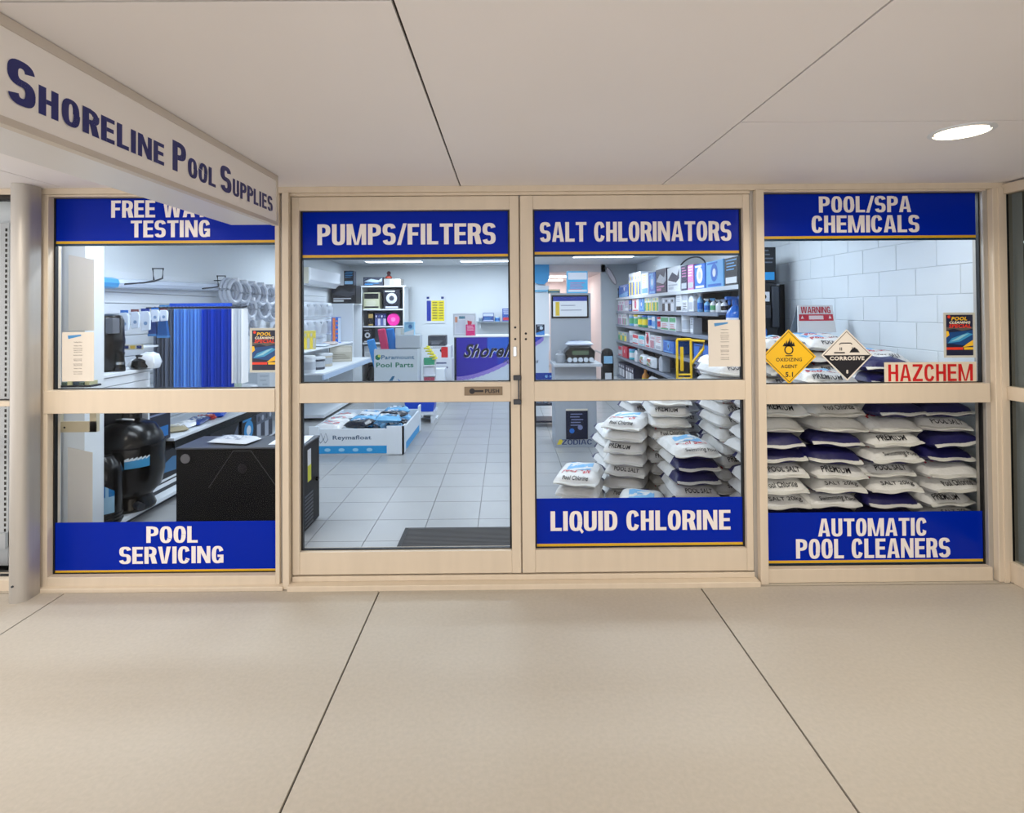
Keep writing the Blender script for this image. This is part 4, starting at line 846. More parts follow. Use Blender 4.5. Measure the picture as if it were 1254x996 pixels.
A = at(481.5, 391, Yb + .05); t = thing('pink_float', 'round bright pink disc standing on the third shelf of the corner unit', 'pool toy', (A.x, Yb + .05, SZ[2])); MB().lathe([(.13, 0), (.14, .02), (.14, .06)], 0, 0, 26, axis='y', z=.14).build('disc', pc((250, 50, 170)), t, smooth=True); MB().lathe([(.05, -.006), (.05, 0)], 0, 0, 16, axis='y', z=.14).build('hub', pc((255, 130, 205)), t)
A = at(475, 340, Yb + .1); t = thing('small_toy', 'small red and black figure-like fitting on the top of the corner unit', 'pool part', (A.x + .02, Yb + .1, SZ[0] + .15)); MB().lathe([(.06, 0), (.07, .04), (.03, .09), (.05, .13), (.02, .17)], n=12).build('body', pc((70, 40, 44)), t, smooth=True); MB().lathe([(.072, .02), (.072, .05)], n=12).build('band', pc((190, 70, 50)), t)
packet('heap of black netting on the floor of the corner unit', (xl + .4, Yb + .2, .0), .6, .4, .5, [(20, 22, 26), (40, 42, 48), (24, 26, 30)], seed=9, name='netting_heap', cat='netting')
A = at(414, 370, 7.75); D = at(443, 348, 7.75)
t = thing('left_gondola', 'white wall gondola with shelves and a tall end panel along the left wall', 'shelving', (-3.578, 4.9, 0))
MB().box(0, .49, 2.85, 2.88, 0, 1.81).build('end_panel', WHITE, t); MB().box(0, .49, 0, 2.85, 1.015, 1.04).build('shelf', WHITE, t, bevel=.002); MB().box(0, .84, 0, 2.85, .695, .72).build('shelf', WHITE, t, bevel=.002); MB().box(0, .84, 0, 2.85, .05, .1).build('base', WHITE, t)
MB().box(.82, .845, 0, 2.85, .62, .695).build('price_rail', pc((180, 200, 225)), t); MB().box(0, .5, 2.88, 3.5, 1.78, 1.81).build('cap_shelf', WHITE, t); MB().box(0, .5, 3.47, 3.5, 0, 1.78).build('end_panel', WHITE, t)
carton('black carton with a white swoosh on top of the gondola end', 'box', (-3.29, 7.8, 1.81), .5, .4, .37, [(26, 28, 36), (70, 74, 84), (220, 222, 226)], 0, 6)
carton('narrow black and blue box standing on the black carton', 'box', (-3.2, 7.85, 2.18), .2, .2, .3, [(24, 30, 44), (50, 150, 215), (150, 200, 235)], 0, 4)
carton('tall dark violet carton between the gondola end and the corner unit', 'box', (-3.2, 8.42 - .03, 0), .2, .15, 1.78 - .0, [(44, 44, 66), (90, 90, 110), (60, 60, 80)], 0, 4)
rr = random.Random(5)
for r in range(2):
    for i in range(8):
        y = 4.95 + i * .34; z = (1.82, 1.5)[r]; h = .3; big_ = .17
        t = thing('blister_pack', 'clear blister pack in the %s row on the left wall, %s from the window' % (('upper', 'lower')[r], ORD[i]), 'blister pack', (-3.47, y, z - h), R(60), group='clear packs hanging above the left gondola')
        MB().box(-.1, .1, .0, .012, 0, h).build('backing_card', pc((226, 232, 240)), t)
        MB().prism([(-.08, .03), (.08, .03), (.085, .2), (.05, .26), (-.04, .27), (-.085, .18)], -.07, 0).build('blister', CLEARP, t, bevel=.015); MB().tube([(-.04, -.03, .08), (-.04, -.03, .18), (.03, -.03, .2 - .03 * (i % 3)), (.05, -.03, .1)], .018 + .004 * (i % 2), 8).build('fitting', pc(((120, 130, 150), (190, 200, 214), (150, 162, 180))[i % 3]), t, smooth=True)
        MB().tube([(0, .01, h * .9), (0, .12, h * .9)], .005, 5).build('peg', DARKM, t)
t = carton('yellow topped box standing on the left gondola shelf', 'box', (-3.3, 5.0, 1.175), .3, .2, .17, [(226, 186, 30), (240, 210, 80), (60, 60, 40)], R(25), 5)
carton('blue box under the yellow box on the left gondola shelf', 'box', (-3.3, 5.0, 1.04), .3, .22, .135, [(20, 120, 205), (60, 150, 225), (220, 230, 240)], R(25), 0)
carton('yellow and grey patterned pack beside the yellow box', 'box', (-3.16, 5.5, 1.04), .2, .12, .3, [(200, 186, 90), (226, 200, 60), (180, 180, 170)], R(40), 5)
carton('tall orange and blue card pack at the far end of the left gondola', 'box', (-3.25, 7.2, 1.04), .16, .1, .5, [(40, 110, 210), (230, 130, 70), (210, 225, 240)], R(30), 3)
packet('flat clear packet with blue print on the left gondola shelf', (-3.22, 6.2, 1.042), .25, .3, .05, [(214, 224, 238), (60, 130, 210), (220, 228, 236)], seed=2); packet('beige and pink packet on the left gondola shelf', (-3.22, 6.7, 1.042), .25, .3, .06, [(220, 206, 200), (200, 180, 180), (226, 226, 226)], seed=3)
for i, (y, x, r, h, lab) in enumerate(((5.0, -3.0, .1, .26, 'grey upright roll on the lower gondola shelf'), (5.5, -3.05, .13, .2, 'dark and white reel on the lower gondola shelf'), (6.0, -3.1, .14, .22, 'beige round drum on the lower gondola shelf'))):
    tub(lab, (x, y, .72), r, h, [[(200, 206, 210), (60, 66, 80), (186, 178, 160)][i], (170, 176, 184), (206, 210, 214)], name='reel', cat='reel')
carton('open beige carton at the far end of the lower gondola shelf', 'box', (-3.05, 6.8, .72), .4, .3, .28, [(186, 180, 164), (206, 200, 186), (120, 116, 104)], R(20), 0)
a = atX(380, 322, -3.36); b = atX(418, 341, -3.36)
t = thing('air_conditioner', 'white split air conditioner high on the left wall', 'air conditioner', (-3.59, a.y, 2.12)); L = b.y - a.y
s = MB(); prof = [(0, 0), (.14, 0), (.23, .08), (.24, .3), (0, .32)]
s.raw([(x, y, z) for y in (0, L) for x, z in prof], [(0, 1, 2, 3, 4), (9, 8, 7, 6, 5)] + [(i, 5 + i, 5 + (i + 1) % 5, (i + 1) % 5) for i in range(5)]); s.build('casing', WPL, t, bevel=.015, weld=True)
MB().box(.10, .15, .05, L - .05, -.008, .004).build('louvre', pc((190, 196, 202)), t); MB().box(0, .2, -.02, 0, .02, .3).build('end_cap', pc((200, 196, 180)), t)
MB().tube([(.1, L, .02), (.06, L + .12, -.05), (.02, L + .3, -.12)], .012, 6).build('pipe', DARKM, t)

# ---- product display pedestal
t = thing('display_pedestal', 'grey display pedestal with a framed board and ZODIAC base near the doors', 'display stand', (.585, 3.2, 0)); PG = pc((158, 166, 176), .4)
MB().box(0, .5, .02, .46, 0, .97).build('base', PG, t, bevel=.004); MB().box(-.02, .56, -.06, .5, .97, 1.005).build('counter_shelf', pc((176, 182, 190)), t, bevel=.003)
MB().box(-.01, .5, .40, .46, 1.005, 1.86).build('back_board', PG, t, bevel=.003)
MB().box(.0, .47, .385, .40, 1.545, 1.835).build('frame', BLACK, t, bevel=.003)
s = MB(); s.rect(.02, .45, 1.565, 1.815, .384, 0); s.rect(.02, .45, 1.76, 1.815, .383, 1); s.rect(.05, .1, 1.575, 1.75, .383, 2); s.rect(.12, .3, 1.7, 1.71, .382, 3); s.rect(.12, .38, 1.64, 1.65, .382, 3)
s.build('printed_sheet', [pc((222, 228, 234)), pc((24, 50, 150)), pc((220, 190, 60)), pc((140, 150, 170))], t)
MB().box(.13, .39, .012, .02, .10, .44).build('label_panel', pc((16, 24, 50)), t); MB().box(.13, .39, .01, .02, .44, .46).build('label_edge', pc((210, 205, 190)), t)
s = MB(); marks(s, .2, .3, .011, 0, 3, z0=.75, z1=1.3, n=5); s.v = [(x + .26, y, z + .02) for x, y, z in s.v]; s.disc(.2, .2, .03, .0105, 1, 14); s.disc(.3, .24, .03, .0105, 0, 14); s.build('label_print', [pc((120, 130, 170)), pc((40, 110, 200))], t)
s = MB(); s.head('ZODIAC', .08, .44, .035, .095, .0185, s=.15, t=.14, W=.62, track=.1); s.face([(.02, .0185, .035), (.07, .0185, .035), (.10, .0185, .095), (.05, .0185, .095)], 1); s.build('lettering', [pc((40, 60, 110)), pc((220, 200, 60))], t)
carton('sky blue and white box on top of the display pedestal', 'box', (at(707, 350, 3.62).x, 3.605, 1.86), .26, .1, .28, [(80, 185, 235), (226, 232, 244), (200, 120, 170)], 0, 0)
carton('slim dark blue box lying beside the sky blue box on the pedestal', 'box', (.62, 3.605, 1.86), .15, .06, .05, [(30, 90, 110), (200, 190, 140), (60, 150, 200)], R(0), 0)
t = thing('pool_cleaner', 'black robotic pool cleaner with white wheels on the pedestal shelf', 'pool cleaner', (.90, 3.36, 1.005)); MB().prism([(-.17, .02), (.17, .02), (.18, .14), (.12, .2), (-.12, .2), (-.18, .14)], -.11, .14).build('body', BLACK, t, bevel=.015)
MB().box(-.1, .1, -.118, -.11, .1, .15).build('front_window', pc((70, 90, 70), .2), t)
for i in range(5): MB().lathe([(.026, -.135), (.03, -.128), (.03, -.112)], -.13 + i * .065, 0, 12, axis='y', z=.04).build('wheel', pc((190, 200, 210)), t)
packet('white and navy wrapped cover lying on the pool cleaner', (.90, 3.36, 1.207), .34, .2, .06, [(206, 214, 232), (40, 60, 130), (226, 230, 240)], seed=8, name='wrapped_cover')
t = thing('hose_connector', 'grey round hose connector left of the pool cleaner', 'pool part', (.66, 3.3, 1.005)); MB().lathe([(.05, 0), (.06, .02), (.06, .1), (.03, .12), (.03, .15)], n=14).build('body', pc((150, 156, 164)), t, smooth=True)
# trolley with blue sign board, vacuum, oval frame
a = at(655, 453, 4.4); t = thing('blue_trolley', 'dark framed trolley with a blue board left of the pedestal', 'trolley', (a.x, 4.4, 0))
for x in (0, .3):
    for y in (0, .3): MB().tube([(x, y, .03), (x, y, .62 if y else .98)], .012, 6).build('leg', pc((20, 26, 50)), t)
MB().box(-.02, .34, -.015, 0, .66, .76).build('blue_board', pc((16, 60, 160)), t); s = MB(); s.disc(.16, .71, .02, -.016, 0, 10); s.disc(.22, .71, .015, -.016, 0, 10); s.build('board_mark', pc((120, 180, 230)), t); MB().box(-.02, .33, -.02, .33, .06, .085).box(-.02, .33, -.02, .33, .3, .32).build('shelf', pc((30, 34, 50)), t)
for i in range(3): bottle('pale blue bottle on the trolley shelf, %s from the left' % ORD[i], (a.x + .06 + i * .1, 4.52, .32), .04, .26, [(190, 205, 225), (90, 150, 210), (40, 60, 100)])
a = at(743.5, 440, 7.2); t = thing('vacuum_cleaner', 'black upright canister with a pale blue label at the foot of the grey wall', 'vacuum cleaner', (a.x, 7.2, 0)); MB().lathe([(.12, 0), (.13, .03), (.12, .5), (.125, .55), (.12, .78), (.1, .86), (.04, .9)], n=20).build('canister', BLACK, t, smooth=True)
s = MB(); s.box(-.08, .08, -.128, -.1, .62, .76); s.build('label', pc((150, 200, 235)), t); MB().box(-.06, .06, -.128, -.1, .3, .44).build('lower_label', pc((220, 224, 228)), t); MB().tube([(-.1, 0, .8), (-.22, 0, .86), (-.3, 0, .7), (-.26, -.05, .4)], .018, 8).build('hose', pc((196, 190, 188)), t, smooth=True)
a = at(748.5, 338, 9.22); t = thing('oval_frame', 'pale oval frame hanging high on the grey end wall', 'pool net', (a.x, 9.22, a.z)); n = 22
pts = [(.06 * math.cos(2 * math.pi * i / n) + .10 * -math.sin(2 * math.pi * i / n), 0, .2 * math.sin(2 * math.pi * i / n)) for i in range(n)]
MB().tube(pts, .014, 6, closed=True).build('rim', pc((150, 145, 150)), t, smooth=True); MB().face([(x * .95, .0, z * .95) for x, _, z in pts]).face([(x * .95, .006, z * .95) for x, _, z in pts][::-1]).build('mesh', pc((214, 206, 210)), t); MB().tube([(0, .0, -.03), (0, .078, -.03)], .01, 6).build('hook', DARKM, t)
for i, (z, y) in enumerate(((2.5, 10.6), (2.5, 12.2))):
    t = thing('corridor_light', 'bright batten light on the corridor ceiling, %s' % ('nearer', 'further')[i], 'ceiling light', (1.3, y, 2.52)); MB().box(-.33, .33, -.12, .12, -.05, 0).build('diffuser', mat('corridor_tube', (255, 246, 240), emit=4), t); MB().box(-.35, .35, -.14, .14, -.012, 0).build('housing', WHITE, t)
for i, (x, y) in enumerate(TROFFERS):
    t = thing('ceiling_troffer', 'white fluorescent ceiling light %s' % (('near the left end of the back wall', 'near the middle of the back wall', 'before the corridor', 'over the middle of the left aisle', 'over the middle of the shop', 'above the pedestal', 'behind the left window', 'behind the doors', 'behind the right window')[i]), 'ceiling light', (x, y, 2.69))
    MB().box(-.6, .6, -.15, .15, -.02, 0).build('housing', WHITE, t); MB().box(-.57, .57, -.13, .13, -.025, -.02).build('diffuser', mat('troffer_diffuser', (235, 245, 255), emit=5), t)

# ---- door mat
t = thing('door_mat', 'dark grey ribbed mat lying inside the left door', 'mat', (-.77, .42, 0)); MB().box(0, 1.1, 0, .40, .001, .007).build('rubber_edge', mat('mat_edge', (58, 58, 60), .8), t)
s = MB(); [s.box(.03, 1.07, .03 + i * .0175, .04 + i * .0175, .007, .011) for i in range(20)]; s.build('rib', mat('mat_rib', (92, 92, 94), .95), t)

# ---- right hand shelving
SX = 2.55; LV = [1.91, 1.603, 1.303, .95, .60, .15]
t = thing('right_shelving', 'long dark shelving run with grey shelf edges along the right wall', 'shelving', (SX, 2.6, 0)); DS = mat('shelf_black', (26, 27, 32), .5)
MB().box(.44, .495, 0, 6.65, 0, 1.91).build('back_panel', DS, t)
for k in range(6): MB().box(.40, .44, k * 1.26, k * 1.26 + .05, 0, 1.9).build('upright', DARKM, t)
for z in LV: y_s = .62 if z == 1.603 else 0; MB().box(.012, .44, y_s, 6.65, z - .03, z).build('shelf', mat('shelf_slate', (96, 104, 118), .4) if z < 1.9 else WHITE, t); MB().box(0, .012, y_s, 6.65, z - .045, z + .004).build('shelf_edge', mat('edge_slate', (120, 132, 150), .35) if z < 1.9 else pc((200, 208, 216)), t)
def py_(px): return SX * 670 / (px - CX) - 3.35
C = dict(w=(224, 229, 236), n=(24, 32, 66), b=(36, 104, 196), l=(110, 175, 228), y=(238, 214, 60), r=(200, 44, 70), p=(196, 120, 170), g=(90, 170, 120), k=(18, 20, 26), s=(176, 184, 196), o=(230, 150, 60), c=(70, 190, 210))
SPEC = [
 (0, 753, 759.5, 'B', .22, 'nlw', 6, 'navy box with a picture, furthest on the top shelf'), (0, 760, 771, 'B', .27, 'blw', 2, 'blue and white box, second from the far end of the top shelf'),
 (0, 772, 779, 'B', .47, 'wyb', 5, 'yellow and blue hose box, first of the tall ones on the top shelf'), (0, 779.5, 786.5, 'B', .46, 'wyb', 5, 'yellow and blue hose box, second of the tall ones on the top shelf'), (0, 787.5, 796, 'B', .40, 'wyl', 4, 'white and yellow box on the top shelf'), (0, 796.5, 804.5, 'B', .38, 'blw', 1, 'plain blue box with a pale dot on the top shelf'),
 (0, 805, 818, 'B', .40, 'nsp', 6, 'dark box with pale hose picture on the top shelf'), (0, 819, 834.5, 'B', .38, 'wns', 6, 'white topped navy box on the top shelf'), (0, 835.5, 843, 'B', .36, 'nps', 4, 'navy and pink box on the top shelf'), (0, 843.5, 851, 'B', .35, 'pws', 4, 'pink and violet box on the top shelf'), (0, 852, 865, 'B', .33, 'bws', 1, 'blue box with a coiled hose picture on the top shelf'), (0, 866, 887, 'B', .33, 'lbw', 1, 'pale blue box with a coil picture on the top shelf'), (0, 888.5, 905, 'B', .32, 'klw', 4, 'black box with pale blue circles at the near end of the top shelf'),
 (1, 757, 766, 'B', .24, 'wps', 5, 'pink and white carton, furthest on the second shelf'), (1, 767, 771.5, 'B', .24, 'spw', 4, 'lilac carton on the second shelf'), (1, 772, 775.5, 'B', .24, 'nbw', 0, 'slim navy box on the second shelf'), (1, 776, 784, 'B', .25, 'wrp', 1, 'white box with red disc on the second shelf'), (1, 784.5, 790, 'B', .25, 'lbw', 1, 'pale blue box on the second shelf'), (1, 791, 799, 'B', .27, 'wgy', 5, 'green and yellow bottle pack on the second shelf, further one'), (1, 799.5, 808, 'B', .27, 'wyg', 5, 'green and yellow bottle pack on the second shelf, nearer one'), (1, 812, 827, 'B', .22, 'skw', 5, 'grey mesh crate on the second shelf'), (1, 829, 836, 'B', .27, 'wsk', 4, 'white carton on the second shelf, further one'), (1, 836.5, 843, 'B', .27, 'wsk', 0, 'white carton on the second shelf, nearer one'), (1, 844, 850, 'J', .26, 'wss', 0, 'white jug on the second shelf'),
 (1, 851, 856, 'S', .25, 'lbw', 0, 'tall blue spray bottle on the second shelf'), (1, 860, 863.5, 'S', .17, 'lbw', 0, 'small blue spray bottle on the second shelf'), (1, 867, 871, 'S', .17, 'wgl', 0, 'white spray bottle with green top on the second shelf'), (1, 874, 877.5, 'S', .15, 'wws', 0, 'white spray bottle on the second shelf, further one'), (1, 880, 883.5, 'S', .15, 'wks', 0, 'white and black spray bottle on the second shelf'),
 (2, 758, 763, 'B', .25, 'wps', 5, 'lilac bottle carton, furthest on the third shelf'), (2, 763.5, 769, 'B', .25, 'wpg', 5, 'pink and green bottle carton on the third shelf'), (2, 770, 775, 'T', .24, 'lgw', 0, 'green label tub on the third shelf'), (2, 776, 780, 'T', .24, 'wgy', 0, 'green and white tub on the third shelf'), (2, 781, 785, 'T', .23, 'gyw', 0, 'yellow label tub on the third shelf, further one'), (2, 786, 790.5, 'T', .23, 'gyb', 0, 'yellow label tub on the third shelf, nearer one'), (2, 791.5, 799, 'T', .23, 'wbl', 0, 'white tub with blue label on the third shelf'), (2, 799.5, 803.5, 'B', .22, 'lwb', 0, 'pale blue pack on the third shelf'), (2, 804, 809, 'T', .21, 'wrr', 0, 'red label tub on the third shelf'), (2, 810, 820, 'B', .22, 'wgr', 0, 'white box with green and red stripes on the third shelf, further one'), (2, 820.5, 829, 'B', .22, 'wgr', 0, 'white box with green and red stripes on the third shelf, nearer one'), (2, 830.5, 842, 'T', .27, 'wsw', 0, 'tall white tub at the near part of the third shelf'),
 (2, 846, 850, 'B', .22, 'skw', 4, 'grey upright pack on the third shelf'),
 (2, 884, 893, 'A', .47, 'bwb', 0, 'large blue acid bottle behind the door notice, further one'), (2, 899, 911, 'A', .47, 'bwb', 0, 'large blue acid bottle behind the door notice, nearer one'),
 (3, 758, 769, 'B', .2, 'sgy', 5, 'green netted pack, furthest on the fourth shelf'), (3, 770, 775, 'T', .25, 'wsw', 0, 'white lidded tub on the fourth shelf'), (3, 776, 783, 'B', .2, 'wrc', 0, 'white red and teal box on the fourth shelf, further one'), (3, 783.5, 790.5, 'B', .2, 'wcr', 0, 'white red and teal box on the fourth shelf, nearer one'), (3, 791.5, 797, 'B', .28, 'wrn', 1, 'white and red upright box on the fourth shelf, further one'), (3, 797.5, 803, 'B', .24, 'wrs', 5, 'white and red upright box on the fourth shelf, middle one'), (3, 803.5, 811, 'B', .24, 'wrs', 4, 'white and red upright box on the fourth shelf, nearer one'), (3, 813, 826, 'B', .19, 'bln', 1, 'royal blue box with pale rings on the fourth shelf'),
 (3, 850, 868, 'B', .22, 'bnl', 1, 'royal blue carton on the fourth shelf behind the yellow hand truck'),
 (4, 757, 763, 'B', .22, 'srw', 0, 'grey and red box, furthest on the fifth shelf'), (4, 763.5, 769, 'B', .24, 'rrw', 1, 'crimson box on the fifth shelf'), (4, 770, 774, 'T', .22, 'cwl', 0, 'cyan tub on the fifth shelf'), (4, 776, 783, 'J', .27, 'www', 0, 'white jug on the fifth shelf'), (4, 786, 793, 'K', .2, 'wrg', 0, 'white pouch with red print on the fifth shelf'), (4, 794, 803, 'K', .2, 'wgr', 0, 'white pouch with green print on the fifth shelf'), (4, 804, 815, 'J', .3, 'sss', 0, 'pale grey angular jug on the fifth shelf'),
 (5, 757, 766, 'B', .3, 'nsw', 5, 'navy netted carton, furthest on the bottom shelf'), (5, 767, 777, 'B', .3, 'nws', 5, 'navy netted carton on the bottom shelf, nearer one'), (5, 781, 786, 'A', .33, 'oyo', 0, 'orange bottle on the bottom shelf'), (5, 790, 812, 'K', .3, 'wls', 0, 'big clear bag at the near part of the bottom shelf')]
for lv, p0, p1, ty, h, cc, st, lab in SPEC:
    ya, yb = min(py_(p0), 9.2), py_(p1); w = max(.04, ya - yb - .012); ym = (ya + yb) / 2; z = LV[lv] + .004; cols = [C[q] for q in cc]
    if ty == 'B': carton(lab, 'box', (SX + .03, ym, z), w, min(.32, max(.12, w)), h, cols, R(-90), st)
    elif ty == 'T': r = min(.11, w / 2 * .9); tub(lab, (SX + .03 + r, ym, z), r, h, cols, R(-90))
    elif ty == 'S': bottle(lab, (SX + .09, ym, z), .04, h, cols, R(-90), spray=True)
    elif ty == 'A': bottle(lab, (SX + .16, ym, z), .11 if lv == 2 else .07, h, cols, R(-90), spray=lv == 2)
    elif ty == 'J': jug(lab, (SX + .03, ym, z), min(w, .2), .14, h, cols, R(-90))
    elif ty == 'K': packet(lab, (SX + .12, ym, z + h / 2), h, min(w, .5), .14, cols, seed=int(p0), name='pouch', tilt=(0, R(-90)))
t = thing('wire_hoop', 'black curved hoop standing behind the boxes on the top shelf', 'pool part', (SX + .3, py_(827), 1.914)); MB().tube([(.0, .65 * math.cos(math.pi * i / 16), .52 * math.sin(math.pi * i / 16) ** .35) for i in range(17)], .012, 6).build('hoop', DARKM, t, smooth=True)
# near end: dark cartons by the block wall
for lab, z, h, st, cols, w in (('tall black carton with a blue band on top of the right shelving end', 1.914, .37, 4, [(22, 24, 30), (90, 96, 110), (40, 140, 205)], .36),):
    carton(lab, 'box', (2.70, 2.3, z), .21, .24, h, cols, 0, st)
t = thing('end_upright', 'black equipment post with a small white gauge at the near end of the right shelving', 'post', (2.70, 2.3, 0)); MB().box(-.10, .11, 0, .26, 0, 1.91).build('body', mat('post_black', (26, 27, 31), .4), t, bevel=.006); MB().box(.05, .12, -.03, 0, 1.45, 1.88).build('side_tube', DARKM, t, bevel=.01)
MB().box(-.08, .03, -.015, 0, 1.72, 1.82).build('gauge', pc((206, 212, 220)), t, bevel=.003); MB().lathe([(.025, -.018), (.025, -.014)], -.03, 0, 14, axis='y', z=1.77).build('gauge_eye', BLACK, t); MB().box(-.09, .03, -.04, 0, 1.55, 1.68).build('cover', mat('post_grey', (50, 52, 60), .4), t, bevel=.006)
MB().lathe([(.02, 0), (.08, .05), (.09, .2), (.05, .28)], -.12, -.06, 14).build('blue_bulb', pc((16, 110, 210), .25), t, loc=(0, 0, 1.22), smooth=True)

# ---- yellow hand truck
YL = mat('yellow_paint', (240, 196, 20), .35)
Yh = 2.55; a = at(829, 416, Yh); b = at(846, 416, Yh)
t = thing('hand_truck', 'yellow hand truck standing among the bags in front of the shelves', 'hand truck', ((a.x + b.x) / 2, Yh, 0)); w = (b.x - a.x) / 2; H = a.z
for x in (-w, w): MB().tube([(x, 0, .1), (x, 0, H)], .014, 8).build('side_rail', YL, t, smooth=True)
MB().tube([(-w, 0, H), (w, 0, H)], .014, 8).build('top_bar', YL, t, smooth=True); MB().tube([(w, 0, H - .01), (w + .13, -.04, H - .02), (w + .12, -.04, H - .1), (w + .0, 0, H - .27)], .014, 8).build('handle', YL, t, smooth=True)
for z in (H - .38, H - .42, .5, .2): MB().tube([(-w, 0, z), (w, 0, z)], .012, 8).build('cross_bar', YL, t, smooth=True)
MB().box(-w * .55, -w * .1, -.01, .01, H - .34, H - .08).build('inner_strap', YL, t, bevel=.003); MB().box(-w - .03, w + .03, -.2, 0, .005, .02).build('toe_plate', YL, t)
for x in (-w - .05, w + .02): MB().lathe([(.09, 0), (.1, .01), (.1, .03), (.09, .035)], .08, 0, 18, axis='x', z=.1).build('wheel', BLACK, t, loc=(x, 0, 0), smooth=True)

# ---- salt bags
BW, BL, BT = .336, .50, .094
BAGS = {}
def bagproto(kind, seed):
    t = thing('salt_bag', 'bag', 'bag'); s = MB()
    if kind == 'navy': mf = lambda v, g: 1 if v < -.35 else 0
    elif kind == 'half': mf = lambda v, g: 1 if (v < -.35 and g < 0) else 0
    else: mf = lambda v, g: 1 if v > .5 else 0
    P = pillow_mesh(s, BW, BL, BT, seed, mf, sag=.35, nx=10, ny=14)
    s.build('sack', [BAGW, NAVY], t, smooth=True, weld=True)
    rr = random.Random(seed); s = MB(); N = 12; vs = []
    for i in range(N + 1):
        u = -1 + 2 * i / N; p = P(u * .96, -1, 1); dz = .006 * math.sin(5 * u + seed) - .006
        vs += [(p[0], p[1] + .012, p[2] + .004), (p[0], p[1] - .016, p[2] + dz - .003), (p[0], p[1] - .016, p[2] + dz + .003), (p[0], p[1] + .012, p[2] + .009)]
    fs = []
    for i in range(N):
        for k in range(4): fs.append((4 * i + k, 4 * i + (k + 1) % 4, 4 * i + 4 + (k + 1) % 4, 4 * i + 4 + k))
    fs += [(3, 2, 1, 0), (4 * N, 4 * N + 1, 4 * N + 2, 4 * N + 3)]
    s.raw(vs, fs).build('seam', mat('seam_white', (222, 222, 216), .5), t)
    def onbag(txt, u0, u1, v0, v1, mb, m=0, bold=.02, sh=0):
        tv, tf, asp = fontmesh(txt, bold, sh)
        mb.raw([tuple(Vector(P(u0 + (u1 - u0) * a, v0 + (v1 - v0) * b, 1)) + Vector((0, -.0012, .002))) for a, b in tv], tf, m)
    s = MB()
    if kind == 'navy': onbag('POOL SALT', -.5, .5, -.2, .1, s, 0)
    else:
        W1 = ('POOL SALT', '', 'Swimming Pool', 'PREMIUM', '', 'Pool Chlorine', 'SALT 20kg', '')[seed % 8]
        if kind != 'plain': u_ = -.8 + .35 * rr.random(); onbag(W1 or 'SALT', u_, u_ + .8 + .5 * rr.random(), -.985 + .03 * rr.random(), -.86 + .05 * rr.random(), s, 0, .01, .15 * (seed % 2))
        for j in range(3):
            for i in range(6):
                u0, u1 = -.55 + i * .18, -.37 + i * .18; v0, v1 = -.35 + j * .28, -.07 + j * .28
                s.face([tuple(Vector(P(a, b, 1)) + Vector((0, 0, .0012))) for a, b in ((u0, v0), (u1, v0), (u1, v1), (u0, v1))], 1)
        onbag('Pool Salt', -.7, .6, -.62, -.38, s, 2, .03, .2)
    s.build('lettering', [INK if kind != 'navy' else WHV, LBL, REDP], t, smooth=False)
    return t
PROT = [bagproto(k, i) for i, k in enumerate(('white', 'navy', 'half', 'white', 'navy', 'white', 'half', 'plain'))]
NAMES = ['white', 'navy ended', 'half navy', 'white', 'navy ended', 'white', 'half navy', 'plain white']
used = set(); rb = random.Random(11)
def bag(x, y, z, rz, k, label, group=None, tilt=0):
    if k not in used: used.add(k); o = PROT[k]; o.location = (x, y, z); o.rotation_euler = (0, 0, rz); o['label'] = label
    else: o = dup(PROT[k], (x, y, z), rz, label)
    o.rotation_euler = (R(rb.uniform(-1.2, 1.2)), R(tilt), rz); o.scale = (rb.uniform(.97, 1.04), rb.uniform(.97, 1.03), rb.uniform(.97, 1.03))
    if group: o['group'] = group
    elif 'group' in o.keys(): del o['group']
    return o
CN = ['leftmost', 'second', 'third', 'rightmost']
pat = ['1374105617032', '3057413621074', '4104732061457', '1340417536417']
tops = [12, 13, 14, 13]
for c in range(4):
    for r in range(tops[c]):
        k = int(pat[c][(tops[c] - 1 - r) % 13])
        
        bag(1.745 + c * .352 + rb.uniform(-.022, .022), .335 + rb.uniform(-.025, .02), r * (BT + .001) + .001, R(rb.uniform(-6, 6)), k, '%s salt bag, %s up in the %s stack behind the right window' % (NAMES[k], ORD[r], CN[c]), tilt=rb.uniform(-3.2, 3.2))
# second row behind, rising into the heap
t2h = [13, 15, 15, 14]
for c in range(4):
    for r in range(t2h[c]):
        k = (0, 3, 5, 2)[(r + c) % 4]; hid = r < t2h[c] - 2
        bag(1.72 + c * .355 + rb.uniform(-.01, .01), .895 + rb.uniform(-.02, .02), r * (BT + .001) + .001, R(rb.uniform(-5, 5)), k, ('white salt bag buried behind the window stacks, %s stack, %s up' % (CN[c], ORD[r]) if hid else 'white salt bag in the row behind the window stacks, %s stack, %s' % (CN[c], 'on top' if r == t2h[c] - 1 else 'second from the top')), None)
def stack(x, y, n, rz, nm, ks, vis=99, z0=0):
    for r in range(n):
        k = ks[r % len(ks)]; q = n - 1 - r
        bag(x + rb.uniform(-.012, .012), y + rb.uniform(-.012, .012), z0 + r * (BT + .001) + .001, rz + R(rb.uniform(-4, 4)), k, '%s salt bag, %s, %s' % (NAMES[k], nm, 'on top' if q == 0 else '%s from the top' % ORD[q]))
stack(1.37, .80, 7, 0, 'cream stack beside the window stacks', (2, 3, 1, 0, 1, 1, 2))
stack(1.36, 1.36, 10, R(-3), 'tall stack behind the cream stack', (0, 7, 5, 7, 3, 7, 5, 7, 3, 0))
stack(1.03, 1.28, 8, R(-24), 'stack at the left flank of the heap', (7, 5, 7, 0, 7, 3, 7, 5))
stack(.98, .66, 3, R(-14), 'low front pile nearest the door glass', (5, 0, 3))
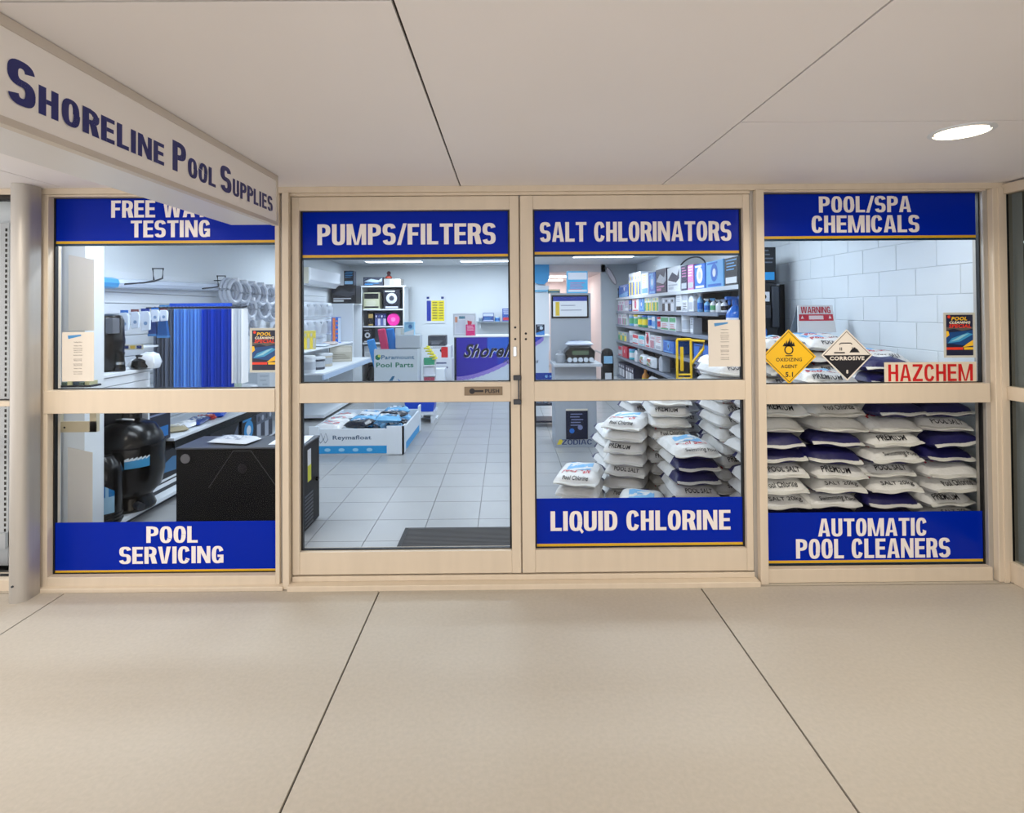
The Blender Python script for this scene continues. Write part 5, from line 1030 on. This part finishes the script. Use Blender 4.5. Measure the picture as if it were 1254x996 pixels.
stack(.60, 1.08, 4, R(-16), 'low pile furthest left beside the heap', (7, 3, 7, 5))
stack(1.30, 1.95, 9, R(4), 'third stack back beyond the cream stack', (7, 3, 5))
stack(1.02, 1.80, 6, R(4), 'stack behind the left flank of the heap', (3, 0, 5))
stack(1.93, 1.47, 13, R(6), 'high stack at the middle of the heap', (0, 5, 3)); stack(2.31, 1.50, 14, R(-6), 'high stack below the warning sign', (5, 3, 0)); stack(2.69, 1.46, 15, R(4), 'high stack right of the warning sign', (3, 5, 0))
stack(1.69, 2.03, 10, R(-5), 'inner stack before the hand truck', (7, 5, 0, 3))
# warning easel on the heap
zt = 15 * (BT + .001) + .012
a = at(975, 374, 1.5); b = at(1020, 374, 1.5)
t = thing('warning_easel', 'folding white easel sign reading WARNING standing on the salt bags', 'warning sign', ((a.x + b.x) / 2, 1.42, zt)); w = (b.x - a.x); H = a.z - zt
s = MB(); s.raw([(x, y, z) for x, zt_ in ((-w / 2 - .03, 0), (w / 2 - .02, 0)) for y, z in ((0, 0), (.008, 0))] + [(x, y, H) for x in (-w / 2 + .02, w / 2) for y in (.09, .098)], [(0, 2, 6, 4), (1, 5, 7, 3), (0, 4, 5, 1), (2, 3, 7, 6), (0, 1, 3, 2), (4, 6, 7, 5)]); s.build('front_panel', pc((224, 226, 228)), t)
s = MB(); s.raw([(x, y, 0) for x in (-w / 2, w / 2 + .02) for y in (.19, .197)] + [(x, y, H) for x in (-w / 2 + .02, w / 2) for y in (.1, .106)], [(0, 2, 6, 4), (1, 5, 7, 3), (0, 4, 5, 1), (2, 3, 7, 6), (0, 1, 3, 2), (4, 6, 7, 5)]); s.build('rear_panel', pc((120, 126, 132)), t)
def ez(u, v, o=.0012): 
    x = (-w / 2 - .03) * (1 - v) + (-w / 2 + .02) * v + u * (w + .01 - .03 * v); return (x, .09 * v - o, H * v)
s = MB(); s.face([ez(.03, .42), ez(.97, .42), ez(.97, .66), ez(.03, .66)], 0)
P_, W_ = line_polys('WARNING', s=.17, t=.14)
for q in P_: s.face([ez(.08 + .84 * x / W_, .70 + .24 * y, .002) for x, y in q], 0)
s.face([ez(.3, .47, .002), ez(.7, .47, .002), ez(.7, .61, .002), ez(.3, .61, .002)], 1)
for u in (.12, .88): s.face([ez(u - .04, .5, .002), ez(u + .04, .5, .002), ez(u, .62, .002)], 1)
s.build('lettering', [pc((196, 40, 60)), pc((232, 214, 216))], t)
print('TRIS', sum(len(o.data.polygons) for o in bpy.data.objects if o.type == 'MESH'), 'OBJ', len(bpy.data.objects))
